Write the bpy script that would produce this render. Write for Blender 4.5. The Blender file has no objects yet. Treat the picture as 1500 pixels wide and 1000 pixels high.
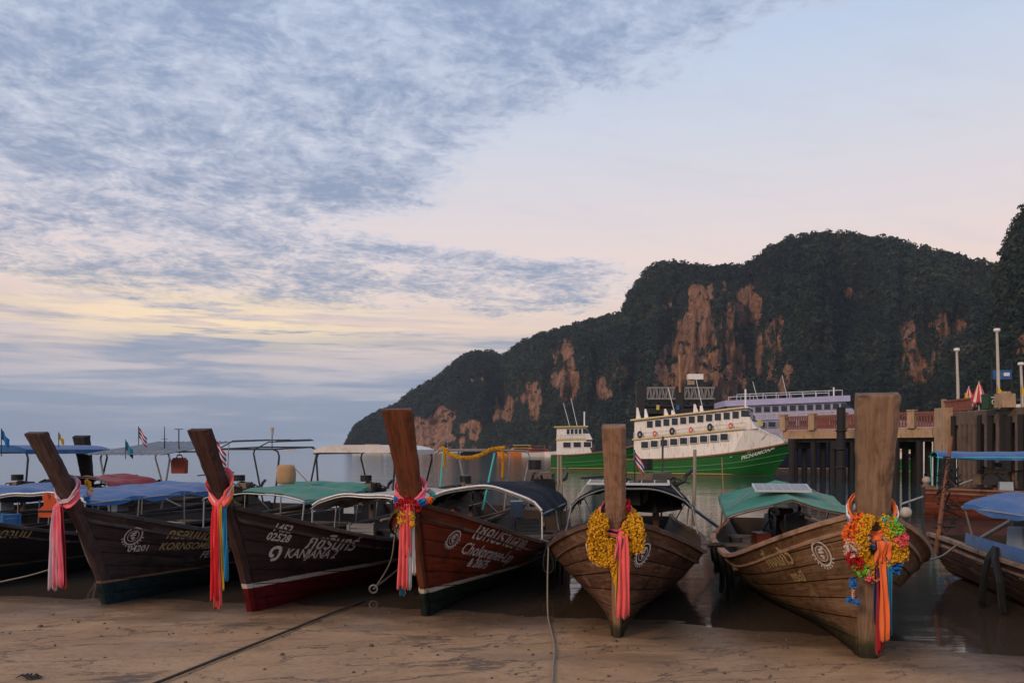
import bpy, math, random
import numpy as np
from mathutils import Vector, Matrix

random.seed(7); RS = np.random.RandomState(11)
R = math.radians
scene = bpy.context.scene
col = scene.collection

# ------------------------------------------------------------------ camera
CAM_H = 2.1; FPX = 1150.0; HOR = 655.0
cam_d = bpy.data.cameras.new('camera'); cam = bpy.data.objects.new('camera', cam_d); col.objects.link(cam)
cam_d.sensor_width = 36.0; cam_d.lens = FPX / 1500 * 36; cam_d.shift_y = (HOR - 500) / 1500
cam_d.clip_start = 0.05; cam_d.clip_end = 60000
cam.location = (0, 0, CAM_H); cam.rotation_euler = (R(90), 0, 0)
scene.camera = cam

# ------------------------------------------------------------------ node helper
class NT:
    def __init__(s, tree): s.t = tree; s.n = tree.nodes; s.l = tree.links
    def add(s, typ, **kw):
        nd = s.n.new(typ)
        for k, v in kw.items(): setattr(nd, k, v)
        return nd
    def put(s, sock, v):
        if v is None: return
        if isinstance(v, bpy.types.NodeSocket): s.l.new(v, sock)
        elif isinstance(v, (tuple, list)) and len(v) == 3 and sock.type == 'RGBA': sock.default_value = (*v, 1)
        else: sock.default_value = v
    def m(s, op, a, b=None, c=None, clamp=False):
        nd = s.add('ShaderNodeMath', operation=op, use_clamp=clamp)
        s.put(nd.inputs[0], a); s.put(nd.inputs[1], b)
        if c is not None: s.put(nd.inputs[2], c)
        return nd.outputs[0]
    def vm(s, op, a, b=None):
        nd = s.add('ShaderNodeVectorMath', operation=op); s.put(nd.inputs[0], a); s.put(nd.inputs[1], b); return nd.outputs[0]
    def xyz(s, x, y, z):
        nd = s.add('ShaderNodeCombineXYZ'); s.put(nd.inputs[0], x); s.put(nd.inputs[1], y); s.put(nd.inputs[2], z); return nd.outputs[0]
    def sep(s, v):
        nd = s.add('ShaderNodeSeparateXYZ'); s.put(nd.inputs[0], v); return nd.outputs
    def noise(s, vec, scale, detail=4, rough=0.55, dist=0.0):
        nd = s.add('ShaderNodeTexNoise'); s.put(nd.inputs['Vector'], vec); s.put(nd.inputs['Scale'], scale)
        s.put(nd.inputs['Detail'], detail); s.put(nd.inputs['Roughness'], rough); s.put(nd.inputs['Distortion'], dist); return nd.outputs['Fac']
    def ramp(s, fac, stops, interp='LINEAR'):
        nd = s.add('ShaderNodeValToRGB'); cr = nd.color_ramp; cr.interpolation = interp
        while len(cr.elements) < len(stops): cr.elements.new(0.5)
        for e, (p, c) in zip(cr.elements, stops):
            e.position = p; e.color = (*c, 1) if isinstance(c, (tuple, list)) else (c, c, c, 1)
        s.put(nd.inputs[0], fac); return nd.outputs[0]
    def mix(s, fac, a, b, mode='MIX'):
        nd = s.add('ShaderNodeMix', data_type='RGBA', blend_type=mode); nd.clamp_factor = True
        s.put(nd.inputs[0], fac); s.put(nd.inputs[6], a); s.put(nd.inputs[7], b); return nd.outputs[2]
    def ss(s, x, lo, hi):
        nd = s.add('ShaderNodeMapRange', interpolation_type='SMOOTHSTEP'); s.put(nd.inputs[0], x)
        nd.inputs[1].default_value = lo; nd.inputs[2].default_value = hi; return nd.outputs[0]
    def bump(s, h, strength, dist=0.02):
        nd = s.add('ShaderNodeBump'); nd.inputs['Strength'].default_value = strength; nd.inputs['Distance'].default_value = dist
        s.put(nd.inputs['Height'], h); return nd.outputs[0]

# ------------------------------------------------------------------ sky, sun, exposure
SUN_EL = R(26); SUN_AZ = Vector((-0.66, -0.75)).normalized()      # low light from the left, behind the camera
world = bpy.data.worlds.new('World'); scene.world = world; world.use_nodes = True
W = NT(world.node_tree); W.n.clear()
d = W.add('ShaderNodeTexCoord').outputs['Generated']
dx, dy, dz = W.sep(d)
el = W.m('MAXIMUM', dz, 0.0)
az = W.m('DIVIDE', dx, W.m('SQRT', W.m('MAXIMUM', W.m('SUBTRACT', 1.0, W.m('MULTIPLY', dz, dz)), 0.001)))   # -1 left .. +1 right
th = W.m('ARCTAN2', dx, dy)                                             # azimuth, 0 straight ahead
te = W.m('DIVIDE', el, W.m('SQRT', W.m('MAXIMUM', W.m('SUBTRACT', 1.0, W.m('MULTIPLY', el, el)), 0.0004)))   # tangent of elevation
clear = W.ramp(el, [(0.0, (.34, .43, .55)), (0.03, (.38, .45, .56)), (0.08, (.56, .53, .58)), (0.15, (.86, .66, .56)), (0.20, (.92, .72, .64)),
                    (0.27, (.80, .71, .72)), (0.36, (.66, .69, .78)), (0.47, (.51, .63, .83)), (0.75, (.32, .47, .74)), (1.0, (.26, .40, .66))])
inv = W.m('DIVIDE', 1.0, W.m('ADD', el, 0.10))
px = W.m('MULTIPLY', dx, inv); py = W.m('MULTIPLY', dy, inv)
rx = W.m('ADD', W.m('MULTIPLY', px, .90), W.m('MULTIPLY', py, .26)); ry = W.m('SUBTRACT', W.m('MULTIPLY', py, .96), W.m('MULTIPLY', px, .26))
pv = W.xyz(rx, ry, 0.0)
wv = W.vm('ADD', pv, W.vm('MULTIPLY', W.xyz(W.noise(pv, 3.0, 4), W.noise(W.vm('ADD', pv, (5.2, 1.3, 4.0)), 3.0, 4), 0.0), (.16, .16, 0.0)))
big = W.noise(W.vm('ADD', pv, (3.1, 7.7, 0.0)), .9, 4, .55)
mid = W.noise(W.vm('ADD', wv, (1.7, 0.4, 0.0)), 3.4, 6, .58, .05)
fine = W.noise(W.vm('MULTIPLY', wv, (1.0, .85, 1.0)), 15.0, 6, .62, .1)
wob = W.m('MULTIPLY', W.m('SUBTRACT', W.noise(W.vm('ADD', pv, (8.0, 2.0, 1.0)), 1.6, 5, .6), .5), .16)
# upper altocumulus sheet: its edge climbs towards the right
edge1 = W.m('ADD', .255, W.m('MULTIPLY', W.m('MAXIMUM', W.m('ADD', th, .22), 0.0), .46))
cov1 = W.ss(W.m('SUBTRACT', W.m('ADD', te, wob), edge1), -.05, .08)
# second band below it, thinning to the right
cl2 = W.m('SUBTRACT', .213, W.m('MULTIPLY', W.m('ADD', th, .1), .060)); hw2_ = W.m('MAXIMUM', W.m('SUBTRACT', .044, W.m('MULTIPLY', W.m('ADD', th, .1), .065)), .010)
cov2 = W.m('SUBTRACT', 1.0, W.ss(W.m('DIVIDE', W.m('ABSOLUTE', W.m('SUBTRACT', W.m('ADD', te, W.m('MULTIPLY', wob, .5)), cl2)), hw2_), .5, 1.7))
cov2 = W.m('MULTIPLY', cov2, W.m('SUBTRACT', 1.0, W.ss(th, .10, .24)))
cov = W.m('MAXIMUM', cov1, W.m('MULTIPLY', cov2, .95))
nz = W.m('ADD', W.m('ADD', W.m('MULTIPLY', W.m('SUBTRACT', big, .5), 1.1), W.m('MULTIPLY', W.m('SUBTRACT', mid, .5), 1.7)), W.m('ADD', W.m('MULTIPLY', W.m('SUBTRACT', fine, .5), 1.35), W.m('MULTIPLY', W.m('SUBTRACT', W.noise(W.vm('ADD', wv, (4.4, 3.1, 0.0)), 38.0, 5, .6), .5), .8)))
dens = W.m('ADD', W.m('MULTIPLY', W.m('SUBTRACT', cov, .60), 1.15), nz)
cl = W.ss(dens, -0.30, 0.28)
core = W.ss(dens, -.05, 0.85)
lit = W.ramp(el, [(0.0, (.42, .48, .57)), (.08, (.74, .62, .58)), (.15, (.92, .74, .62)), (.24, (.76, .70, .74)), (.33, (.60, .64, .76)), (.5, (.54, .61, .77)), (1, (.46, .53, .68))])
drk = W.ramp(el, [(0.0, (.24, .32, .43)), (.10, (.25, .32, .44)), (.2, (.27, .34, .48)), (.34, (.27, .34, .50)), (.5, (.28, .36, .54)), (1, (.25, .32, .48))])
ccol = W.mix(core, lit, drk)
veil = W.m('MULTIPLY', W.ss(W.noise(W.vm('MULTIPLY', W.vm('ADD', wv, (2.0, 9.0, 0.0)), (.55, 1.7, 1.0)), 2.6, 7, .62, .3), .46, .72), .42)
clear = W.mix(veil, clear, W.mix(W.ss(el, .24, .45), (.72, .66, .70), (.50, .56, .70)))
sky_c = W.mix(W.m('MULTIPLY', cl, .95), clear, ccol)
# blue-grey stratus bank above the sea, broken by warm bands
bv = W.xyz(W.m('MULTIPLY', th, 1.7), W.m('MULTIPLY', el, 19.0), 0.3)
bank = W.noise(bv, 2.6, 7, .60, .35)
bkm = W.m('MULTIPLY', W.ss(W.m('ADD', bank, W.m('MULTIPLY', W.m('SUBTRACT', 1.0, W.ss(el, .01, .09)), .12)), .40, .62), W.m('SUBTRACT', 1.0, W.ss(el, .125, .185)))
bkm = W.m('MULTIPLY', bkm, W.m('SUBTRACT', 1.0, W.m('MULTIPLY', W.ss(th, .0, .35), .8)))
sky_c = W.mix(W.m('MULTIPLY', bkm, .90), sky_c, W.mix(W.ss(el, 0, .10), (.25, .34, .47), (.27, .34, .47)))
# warm light breaking through low on the left
gv = W.noise(W.xyz(W.m('MULTIPLY', th, 5.0), W.m('MULTIPLY', el, 60.0), 1.7), 1.5, 5, .6, .3)
g1 = W.m('POWER', 2.718, W.m('MULTIPLY', W.m('ADD', W.m('POWER', W.m('DIVIDE', W.m('ADD', th, .36), .28), 2.0), W.m('POWER', W.m('DIVIDE', W.m('SUBTRACT', el, .150), .030), 2.0)), -1.0))
sky_c = W.mix(W.m('MULTIPLY', W.m('MULTIPLY', g1, W.ss(gv, .43, .57)), .95), sky_c, (1.08, .84, .54))
sky_c = W.mix(W.ss(W.m('MULTIPLY', el, -1.0), -0.012, 0.0), sky_c, (.36, .45, .56))
nish = W.add('ShaderNodeTexSky', sky_type='NISHITA'); nish.sun_disc = False; nish.sun_elevation = SUN_EL
nish.sun_rotation = math.atan2(SUN_AZ.x, SUN_AZ.y); nish.air_density = 1.2; nish.dust_density = 2.0
bg1 = W.add('ShaderNodeBackground'); W.put(bg1.inputs[0], sky_c); bg1.inputs[1].default_value = 1.0
bg2 = W.add('ShaderNodeBackground'); W.put(bg2.inputs[0], nish.outputs[0]); bg2.inputs[1].default_value = 0.004
ash = W.add('ShaderNodeAddShader'); W.l.new(bg1.outputs[0], ash.inputs[0]); W.l.new(bg2.outputs[0], ash.inputs[1])
wo = W.add('ShaderNodeOutputWorld'); W.l.new(ash.outputs[0], wo.inputs[0])
world.cycles.sampling_method = 'MANUAL'; world.cycles.sample_map_resolution = 512

sun_d = bpy.data.lights.new('sun', 'SUN'); sun_d.energy = 2.0; sun_d.angle = R(16); sun_d.color = (1.0, .70, .46)
sun = bpy.data.objects.new('sun', sun_d); col.objects.link(sun)
sv = Vector((SUN_AZ.x * math.cos(SUN_EL), SUN_AZ.y * math.cos(SUN_EL), math.sin(SUN_EL)))
sun.rotation_euler = sv.to_track_quat('Z', 'Y').to_euler(); sun.location = (-20, -10, 20)

vs = scene.view_settings; scene.display_settings.display_device = 'sRGB'
vs.view_transform = 'Standard'; vs.look = 'None'; vs.exposure = 0.0; vs.gamma = 1.0; vs.use_curve_mapping = False
cy = scene.cycles; cy.use_denoising = True; cy.max_bounces = 6; cy.diffuse_bounces = 2; cy.glossy_bounces = 3
cy.transmission_bounces = 4; cy.volume_bounces = 0; cy.transparent_max_bounces = 6; cy.caustics_reflective = False; cy.caustics_refractive = False

# ------------------------------------------------------------------ mesh helpers
class MB:
    def __init__(s): s.v = []; s.f = []; s.uv = []
    def add(s, vs, fs, uvs=None):
        o = len(s.v); s.v += [tuple(p) for p in vs]; s.f += [tuple(i + o for i in f) for f in fs]
        s.uv += list(uvs) if uvs else [(p[0] + p[1], p[2]) for p in s.v[o:]]
        return s
    def box(s, c, size, rot=None, top=1.0, topy=None):
        hx, hy, hz = size[0] / 2, size[1] / 2, size[2] / 2; ty = top if topy is None else topy
        vs = [(-hx, -hy, -hz), (hx, -hy, -hz), (hx, hy, -hz), (-hx, hy, -hz), (-hx * top, -hy * ty, hz), (hx * top, -hy * ty, hz), (hx * top, hy * ty, hz), (-hx * top, hy * ty, hz)]
        if rot is not None: vs = [rot @ Vector(p) for p in vs]
        vs = [(p[0] + c[0], p[1] + c[1], p[2] + c[2]) for p in vs]
        return s.add(vs, [(3, 2, 1, 0), (4, 5, 6, 7), (0, 1, 5, 4), (1, 2, 6, 5), (2, 3, 7, 6), (3, 0, 4, 7)])
    def loft(s, rings, closed=True, cap=True, uvs=None):
        n = len(rings[0]); vs = [p for r in rings for p in r]; fs = []
        for i in range(len(rings) - 1):
            for j in range(n if closed else n - 1):
                k = (j + 1) % n; fs.append((i * n + j, i * n + k, (i + 1) * n + k, (i + 1) * n + j))
        if cap and closed: fs += [tuple(range(n))[::-1], tuple(range((len(rings) - 1) * n, len(rings) * n))]
        if uvs is None:
            L = 0; uv = []
            for i, r in enumerate(rings):
                if i: L += (Vector(r[0]) - Vector(rings[i - 1][0])).length
                q = 0
                for j in range(n):
                    if j: q += (Vector(r[j]) - Vector(r[j - 1])).length
                    uv.append((L, q))
        else: uv = uvs
        return s.add(vs, fs, uv)
    def tube(s, pts, r, seg=6, cap=True):
        pts = [Vector(p) for p in pts]; rings = []
        up = None
        for i, p in enumerate(pts):
            t = (pts[min(i + 1, len(pts) - 1)] - pts[max(i - 1, 0)]).normalized()
            if up is None: up = t.orthogonal().normalized()
            else:
                up = up - t * up.dot(t)
                up = up.normalized() if up.length > 1e-6 else t.orthogonal().normalized()
            b = t.cross(up); rr = r[i] if isinstance(r, (list, tuple)) else r
            rings.append([p + (up * math.cos(a) + b * math.sin(a)) * rr for a in [2 * math.pi * k / seg for k in range(seg)]])
        return s.loft(rings, True, cap)
    def ball(s, c, r, seg=8, ring=5, sc=(1, 1, 1)):
        rings = []
        for i in range(1, ring):
            a = math.pi * i / ring
            rings.append([(c[0] + r * sc[0] * math.sin(a) * math.cos(2 * math.pi * k / seg), c[1] + r * sc[1] * math.sin(a) * math.sin(2 * math.pi * k / seg), c[2] - r * sc[2] * math.cos(a)) for k in range(seg)])
        return s.loft(rings, True, True)
    def prism(s, poly, a, b, axis='y'):
        """poly of 2D points extruded from a to b along axis"""
        f = {'y': lambda p, t: (p[0], t, p[1]), 'x': lambda p, t: (t, p[0], p[1]), 'z': lambda p, t: (p[0], p[1], t)}[axis]
        return s.loft([[f(p, a) for p in poly], [f(p, b) for p in poly]])
    def torus(s, c, Rr, r, ax='y', n=16, m=6, sx=1.0, sz=1.0):
        vs = []; fs = []
        for i in range(n):
            A = 2 * math.pi * i / n
            for j in range(m):
                B = 2 * math.pi * j / m; q = Rr + r * math.cos(B); u, w, t = q * math.cos(A) * sx, q * math.sin(A) * sz, r * math.sin(B)
                vs.append((c[0] + u, c[1] + t, c[2] + w) if ax == 'y' else ((c[0] + t, c[1] + u, c[2] + w) if ax == 'x' else (c[0] + u, c[1] + w, c[2] + t)))
                fs.append((i * m + j, ((i + 1) % n) * m + j, ((i + 1) % n) * m + (j + 1) % m, i * m + (j + 1) % m))
        return s.add(vs, fs)
    def mesh(s, name):
        me = bpy.data.meshes.new(name); me.from_pydata(s.v, [], s.f)
        ul = me.uv_layers.new(name='UVMap'); li = np.zeros(len(me.loops), dtype=np.int32); me.loops.foreach_get('vertex_index', li)
        ul.data.foreach_set('uv', np.array(s.uv, dtype=np.float32)[li].ravel())
        return me
    def build(s, name, mat, parent=None, smooth=False, **tags):
        return link(name, s.mesh(name), mat, parent, smooth, **tags)

def link(name, me, mat, parent=None, smooth=False, loc=None, rot=None, **tags):
    if smooth: me.shade_smooth()
    if mat and not me.materials: me.materials.append(mat)
    o = bpy.data.objects.new(name, me); col.objects.link(o)
    if parent: o.parent = parent
    if loc is not None: o.location = loc
    if rot is not None: o.rotation_euler = rot
    for k, v in tags.items(): o[k] = v
    return o
def thing(name, label, category, loc=(0, 0, 0), rz=0.0, group=None, rx=0.0, ry=0.0):
    o = bpy.data.objects.new(name, None); o.empty_display_size = .2; col.objects.link(o)
    o.location = loc; o.rotation_euler = (rx, ry, rz); o['label'] = label; o['category'] = category
    if group: o['group'] = group
    return o
def at(px, py, Y): return Vector(((px - 750) / FPX * Y, Y, CAM_H + (HOR - py) / FPX * Y))
def lerp(a, b, t): return a + (b - a) * t
def sstep(x, a, b):
    t = min(max((x - a) / (b - a), 0), 1); return t * t * (3 - 2 * t)

def text_mesh(body, size, fn, name, mat, parent, bold=0.0, shear=0.0, depth=0.0):
    cu = bpy.data.curves.new('lettering', 'FONT'); cu.body = body; cu.size = size; cu.offset = bold; cu.shear = shear; cu.resolution_u = 2
    ob = bpy.data.objects.new('lettering', cu); col.objects.link(ob)
    dg = bpy.context.evaluated_depsgraph_get(); me0 = ob.evaluated_get(dg).to_mesh()
    vs = [fn(v.co.x, v.co.y) for v in me0.vertices]; fs = [tuple(p.vertices) for p in me0.polygons]
    ob.evaluated_get(dg).to_mesh_clear(); bpy.data.objects.remove(ob); bpy.data.curves.remove(cu)
    if not fs: return None
    mb = MB(); mb.add(vs, fs); return mb.build(name, mat, parent)

# ------------------------------------------------------------------ materials
def new_mat(name):
    m = bpy.data.materials.new(name); m.use_nodes = True; t = NT(m.node_tree)
    return m, t, t.n['Principled BSDF']
_mc = {}
def paint(name, c, rough=.5, var=.25, scale=3.0, bump=.0, metal=0.0, bscale=40, spec=.4, dirt=None, streak=False):
    if name in _mc: return _mc[name]
    m, t, b = new_mat(name); oc = t.add('ShaderNodeTexCoord').outputs['Object']
    n = t.noise(oc, scale, 6, .65)
    c2 = tuple(x * (1 - var) for x in c); c3 = tuple(min(1, x * (1 + var * .6)) for x in c)
    cc = t.ramp(n, [(.25, c2), (.5, c), (.75, c3)])
    if dirt:
        dv = t.vm('MULTIPLY', oc, (2.2, 2.2, .35)) if streak else oc
        cc = t.mix(t.ss(t.noise(dv, scale * 2.3, 8, .7, .5), .50, .70), cc, dirt)
    t.put(b.inputs['Base Color'], cc); b.inputs['Metallic'].default_value = metal
    t.put(b.inputs['Roughness'], t.m('ADD', rough - .1, t.m('MULTIPLY', n, .2)))
    b.inputs['Specular IOR Level'].default_value = spec
    if bump: t.put(b.inputs['Normal'], t.bump(t.noise(oc, bscale, 4), bump, .01))
    _mc[name] = m; return m
def cloth(name, c, var=.2, trans=.25):
    if name in _mc: return _mc[name]
    m, t, b = new_mat(name); oc = t.add('ShaderNodeTexCoord').outputs['Object']
    n = t.noise(oc, 5, 5, .6); w = t.noise(t.vm('MULTIPLY', oc, (9, 9, 2)), 3, 3, .5)
    cc = t.ramp(n, [(.3, tuple(x * (1 - var) for x in c)), (.7, c)])
    g_ = sum(c) / 3
    if 'tarpaulin' in name or 'canvas' in name:      # sun-bleached, mildewed sheets
        cc = t.mix(t.m('MULTIPLY', t.ss(t.noise(t.vm('ADD', oc, (3, 1, 2)), 2.2, 8, .72, .5), .46, .72), .55), cc, tuple(lerp(x, g_ + .10, .55) for x in c))
        cc = t.mix(t.m('MULTIPLY', t.ss(t.noise(t.vm('MULTIPLY', oc, (1.0, 6.0, 1.0)), 2.5, 8, .75, .4), .54, .72), .5), cc, (.045, .042, .038))
    t.put(b.inputs['Base Color'], cc)
    b.inputs['Roughness'].default_value = .85; b.inputs['Specular IOR Level'].default_value = .15
    if trans:
        b.inputs['Sheen Weight'].default_value = .15
    t.put(b.inputs['Normal'], t.bump(w, .35, .02)); _mc[name] = m; return m
def wood(name, c1, c2, rough=.6, stripe=None, stripe_z=(.3, .36), bottom=None, wear=.3, worn=(.30, .24, .19), rand=.35, spec=.16, moss=None, stretch=28, peel=0.0, dist=.9):
    """grain runs along U; optional painted bottom and boot stripe by boat height"""
    m, t, b = new_mat(name); tc = t.add('ShaderNodeTexCoord'); uv = tc.outputs['UV']; oc = tc.outputs['Object']
    rnd = t.add('ShaderNodeObjectInfo').outputs['Random']
    off = t.vm('ADD', uv, t.xyz(t.m('MULTIPLY', rnd, 31.0), t.m('MULTIPLY', rnd, 17.0), 0.0))
    g = t.noise(t.vm('MULTIPLY', off, (1.4, float(stretch), 1)), 2.2, 8, .68, dist)
    g2 = t.noise(t.vm('MULTIPLY', off, (.7, 5.0, 1)), 1.7, 5, .6, .4)
    cc = t.mix(t.ss(g, .32, .68), c1, c2)
    cc = t.mix(t.m('MULTIPLY', t.ss(g2, .45, .75), wear), cc, worn)
    blot = t.noise(oc, 2.6, 7, .68, .3)
    cc = t.mix(t.ss(blot, .48, .72), cc, t.mix(.78, cc, (.015, .010, .008)))
    drip = t.noise(t.vm('MULTIPLY', oc, (5.0, 5.0, .7)), 1.6, 6, .65, .3)
    cc = t.mix(t.m('MULTIPLY', t.ss(drip, .50, .68), .6), cc, t.mix(.7, cc, (.012, .009, .008)))
    cc = t.mix(t.m('MULTIPLY', t.ss(t.noise(t.vm('ADD', oc, (7, 3, 5)), 4.0, 8, .75, .5), .56, .72), wear), cc, worn)
    k = t.m('ADD', 1 - rand * .5, t.m('MULTIPLY', rnd, rand))
    cc = t.mix(1.0, cc, t.xyz(k, k, k), 'MULTIPLY')
    if peel:
        pm = t.ss(t.noise(t.vm('MULTIPLY', oc, (1, .45, 1.6)), 5.5, 9, .72, .6), .62 - peel * .12, .66 - peel * .12)
        cc = t.mix(t.m('MULTIPLY', pm, .8), cc, worn)
    z = t.m('ADD', t.sep(oc)[2], t.m('MULTIPLY', t.m('SUBTRACT', t.noise(oc, 7, 3), .5), .015))
    rg = t.m('ADD', rough - .12, t.m('MULTIPLY', g, .24))
    if bottom is not None:
        bm = t.m('SUBTRACT', 1.0, t.ss(z, stripe_z[0] - .004, stripe_z[0] + .004))
        bc = t.mix(t.ss(t.noise(oc, 9, 8, .7), .42, .7), bottom, tuple(x * .35 for x in bottom))
        cc = t.mix(bm, cc, bc)
        if stripe is not None:
            sm = t.m('MULTIPLY', t.m('SUBTRACT', 1.0, bm), t.m('SUBTRACT', 1.0, t.ss(z, stripe_z[1] - .004, stripe_z[1] + .004)))
            sm = t.m('MULTIPLY', sm, t.m('SUBTRACT', 1.0, t.m('MULTIPLY', t.ss(t.noise(oc, 16, 6, .7), .55, .68), .55)))
            cc = t.mix(sm, cc, stripe)
    if moss is not None:
        mm = t.m('MULTIPLY', t.m('SUBTRACT', 1.0, t.ss(z, moss - .10, moss + .06)), t.ss(t.noise(oc, 12, 6, .7), .30, .55))
        cc = t.mix(t.m('MULTIPLY', mm, .85), cc, (.035, .045, .012))
        wet = t.m('SUBTRACT', 1.0, t.ss(z, moss - .18, moss + .02))
        cc = t.mix(t.m('MULTIPLY', wet, .75), cc, (.012, .012, .010))
    t.put(b.inputs['Base Color'], cc); t.put(b.inputs['Roughness'], rg); b.inputs['Specular IOR Level'].default_value = spec
    h = t.m('ADD', g, t.m('MULTIPLY', blot, .6)); t.put(b.inputs['Normal'], t.bump(h, .55, .012))
    return m

# ------------------------------------------------------------------ beach and sea
def vnoise(x, y, seed=0):
    """smooth value noise on numpy arrays"""
    rs = np.random.RandomState(seed); tab = rs.rand(256, 256).astype(np.float64)
    xi = np.floor(x).astype(int); yi = np.floor(y).astype(int); fx = x - xi; fy = y - yi
    fx = fx * fx * (3 - 2 * fx); fy = fy * fy * (3 - 2 * fy)
    g = lambda a, b: tab[a % 256, b % 256]
    return (g(xi, yi) * (1 - fx) + g(xi + 1, yi) * fx) * (1 - fy) + (g(xi, yi + 1) * (1 - fx) + g(xi + 1, yi + 1) * fx) * fy
def fbm(x, y, seed=0, o=5, gain=.5):
    r = 0; a = 1; n = 0
    for k in range(o):
        r = r + a * (vnoise(x * 2 ** k + 13.7 * k, y * 2 ** k + 7.1 * k, seed + k) - .5); n += a; a *= gain
    return r / n * 2
def shore(x):
    xc = np.clip(x, -9, 7); return 9.95 - .30 * xc - .02 * xc * xc - .1 * (x - xc)
def sandz(x, y):
    x = np.asarray(x, float); y = np.asarray(y, float); dd = shore(x) + .35 * fbm(x * .5, y * .3, 3, 3) - y
    return np.where(dd > 0, .040 * dd, .055 * dd).clip(-4, 1.2)
def sandh(x, y): return float(sandz(np.array([x]), np.array([y]))[0])

def warp(a, lo, hi, n, far, nf):
    e = np.geomspace(.4, far, nf); return np.concatenate([lo - e[::-1], np.linspace(lo, hi, n), hi + e])
gx = warp(0, -8.0, 7.0, 330, 260, 22); gy = np.concatenate([np.linspace(-60, 4.6, 40), np.linspace(4.7, 12.5, 250), 12.5 + np.geomspace(.3, 90, 25)])
GX, GY = np.meshgrid(gx, gy); Z = sandz(GX, GY)
Z = Z + .010 * fbm(GX * 1.1 + GY * .5, GY * 2.6, 5, 4) + .004 * fbm(GX * 5, GY * 9, 9, 3)
nx, ny = len(gx), len(gy)
idx = np.arange(nx * ny).reshape(ny, nx)
F = np.stack([idx[:-1, :-1], idx[:-1, 1:], idx[1:, 1:], idx[1:, :-1]], -1).reshape(-1, 4)
def np_mesh(name, V, F):
    me = bpy.data.meshes.new(name); me.vertices.add(len(V)); me.vertices.foreach_set('co', V.astype(np.float32).ravel())
    k = F.shape[1]; me.loops.add(F.size); me.loops.foreach_set('vertex_index', F.astype(np.int32).ravel())
    me.polygons.add(len(F)); me.polygons.foreach_set('loop_start', np.arange(0, F.size, k, dtype=np.int32)); me.polygons.foreach_set('loop_total', np.full(len(F), k, dtype=np.int32))
    me.update(calc_edges=True); me.validate(); return me
msand, t, b = new_mat('wet_sand'); oc = t.add('ShaderNodeTexCoord').outputs['Object']
ox, oy, oz = t.sep(oc)
n1 = t.noise(oc, .9, 6, .6); n2 = t.noise(oc, 14, 6, .7); n3 = t.noise(oc, 160, 3, .6)
rv = t.xyz(t.m('ADD', ox, t.m('MULTIPLY', oy, -.75)), t.m('ADD', t.m('MULTIPLY', oy, 1.7), t.m('MULTIPLY', ox, -.18)), 0.0)
wx = t.vm('ADD', rv, t.vm('MULTIPLY', t.xyz(t.noise(rv, 1.4, 5, .7), t.noise(t.vm('ADD', rv, (9, 4, 2)), 1.4, 5, .7), 0.0), (1.5, 1.1, 0)))
vo = t.add('ShaderNodeTexVoronoi', feature='DISTANCE_TO_EDGE'); t.put(vo.inputs['Vector'], wx); vo.inputs['Scale'].default_value = .95
rill = t.m('SUBTRACT', 1.0, t.ss(vo.outputs['Distance'], .002, .030))
rill = t.m('MULTIPLY', rill, t.ss(t.noise(oc, 1.3, 4), .34, .52))
vo2 = t.add('ShaderNodeTexVoronoi', feature='DISTANCE_TO_EDGE'); t.put(vo2.inputs['Vector'], t.vm('ADD', wx, (3.3, 1.1, 0))); vo2.inputs['Scale'].default_value = 2.6
ril2 = t.m('MULTIPLY', t.m('SUBTRACT', 1.0, t.ss(vo2.outputs['Distance'], .0, .07)), t.ss(t.noise(t.vm('ADD', oc, (4, 0, 0)), .9, 4), .42, .6))
rl = t.m('MAXIMUM', rill, t.m('MULTIPLY', ril2, .35))
wet = t.m('SUBTRACT', 1.0, t.ss(t.m('ADD', oz, t.m('MULTIPLY', t.m('SUBTRACT', n1, .5), .05)), .004, .075))
damp = t.m('MULTIPLY', t.ss(t.noise(t.vm('MULTIPLY', oc, (.5, 1.3, 1)), .8, 5, .6), .50, .64), .55)
wet = t.m('MAXIMUM', wet, t.m('MULTIPLY', damp, t.m('SUBTRACT', 1.0, t.ss(oz, .05, .17))))
cc = t.ramp(n1, [(.3, (.32, .185, .088)), (.55, (.42, .250, .126)), (.75, (.50, .315, .172))])
cc = t.mix(t.m('MULTIPLY', t.ss(n2, .45, .7), .35), cc, (.16, .095, .052))
cc = t.mix(t.m('MULTIPLY', t.ss(n3, .5, .8), .3), cc, (.36, .26, .18))
cc = t.mix(t.m('MULTIPLY', rl, .80), cc, (.075, .052, .040))
cc = t.mix(t.m('MULTIPLY', wet, .72), cc, (.085, .058, .042))
t.put(b.inputs['Base Color'], cc); t.put(b.inputs['Roughness'], t.m('SUBTRACT', .64, t.m('MULTIPLY', wet, .44))); b.inputs['Specular IOR Level'].default_value = .4
t.put(b.inputs['Normal'], t.bump(t.m('SUBTRACT', t.m('ADD', t.m('MULTIPLY', n2, .5), t.m('MULTIPLY', n3, .12)), t.m('MULTIPLY', rl, .55)), .6, .03))
beach = link('beach', np_mesh('beach', np.stack([GX, GY, Z], -1).reshape(-1, 3), F), msand, None, True, kind='structure')

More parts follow.
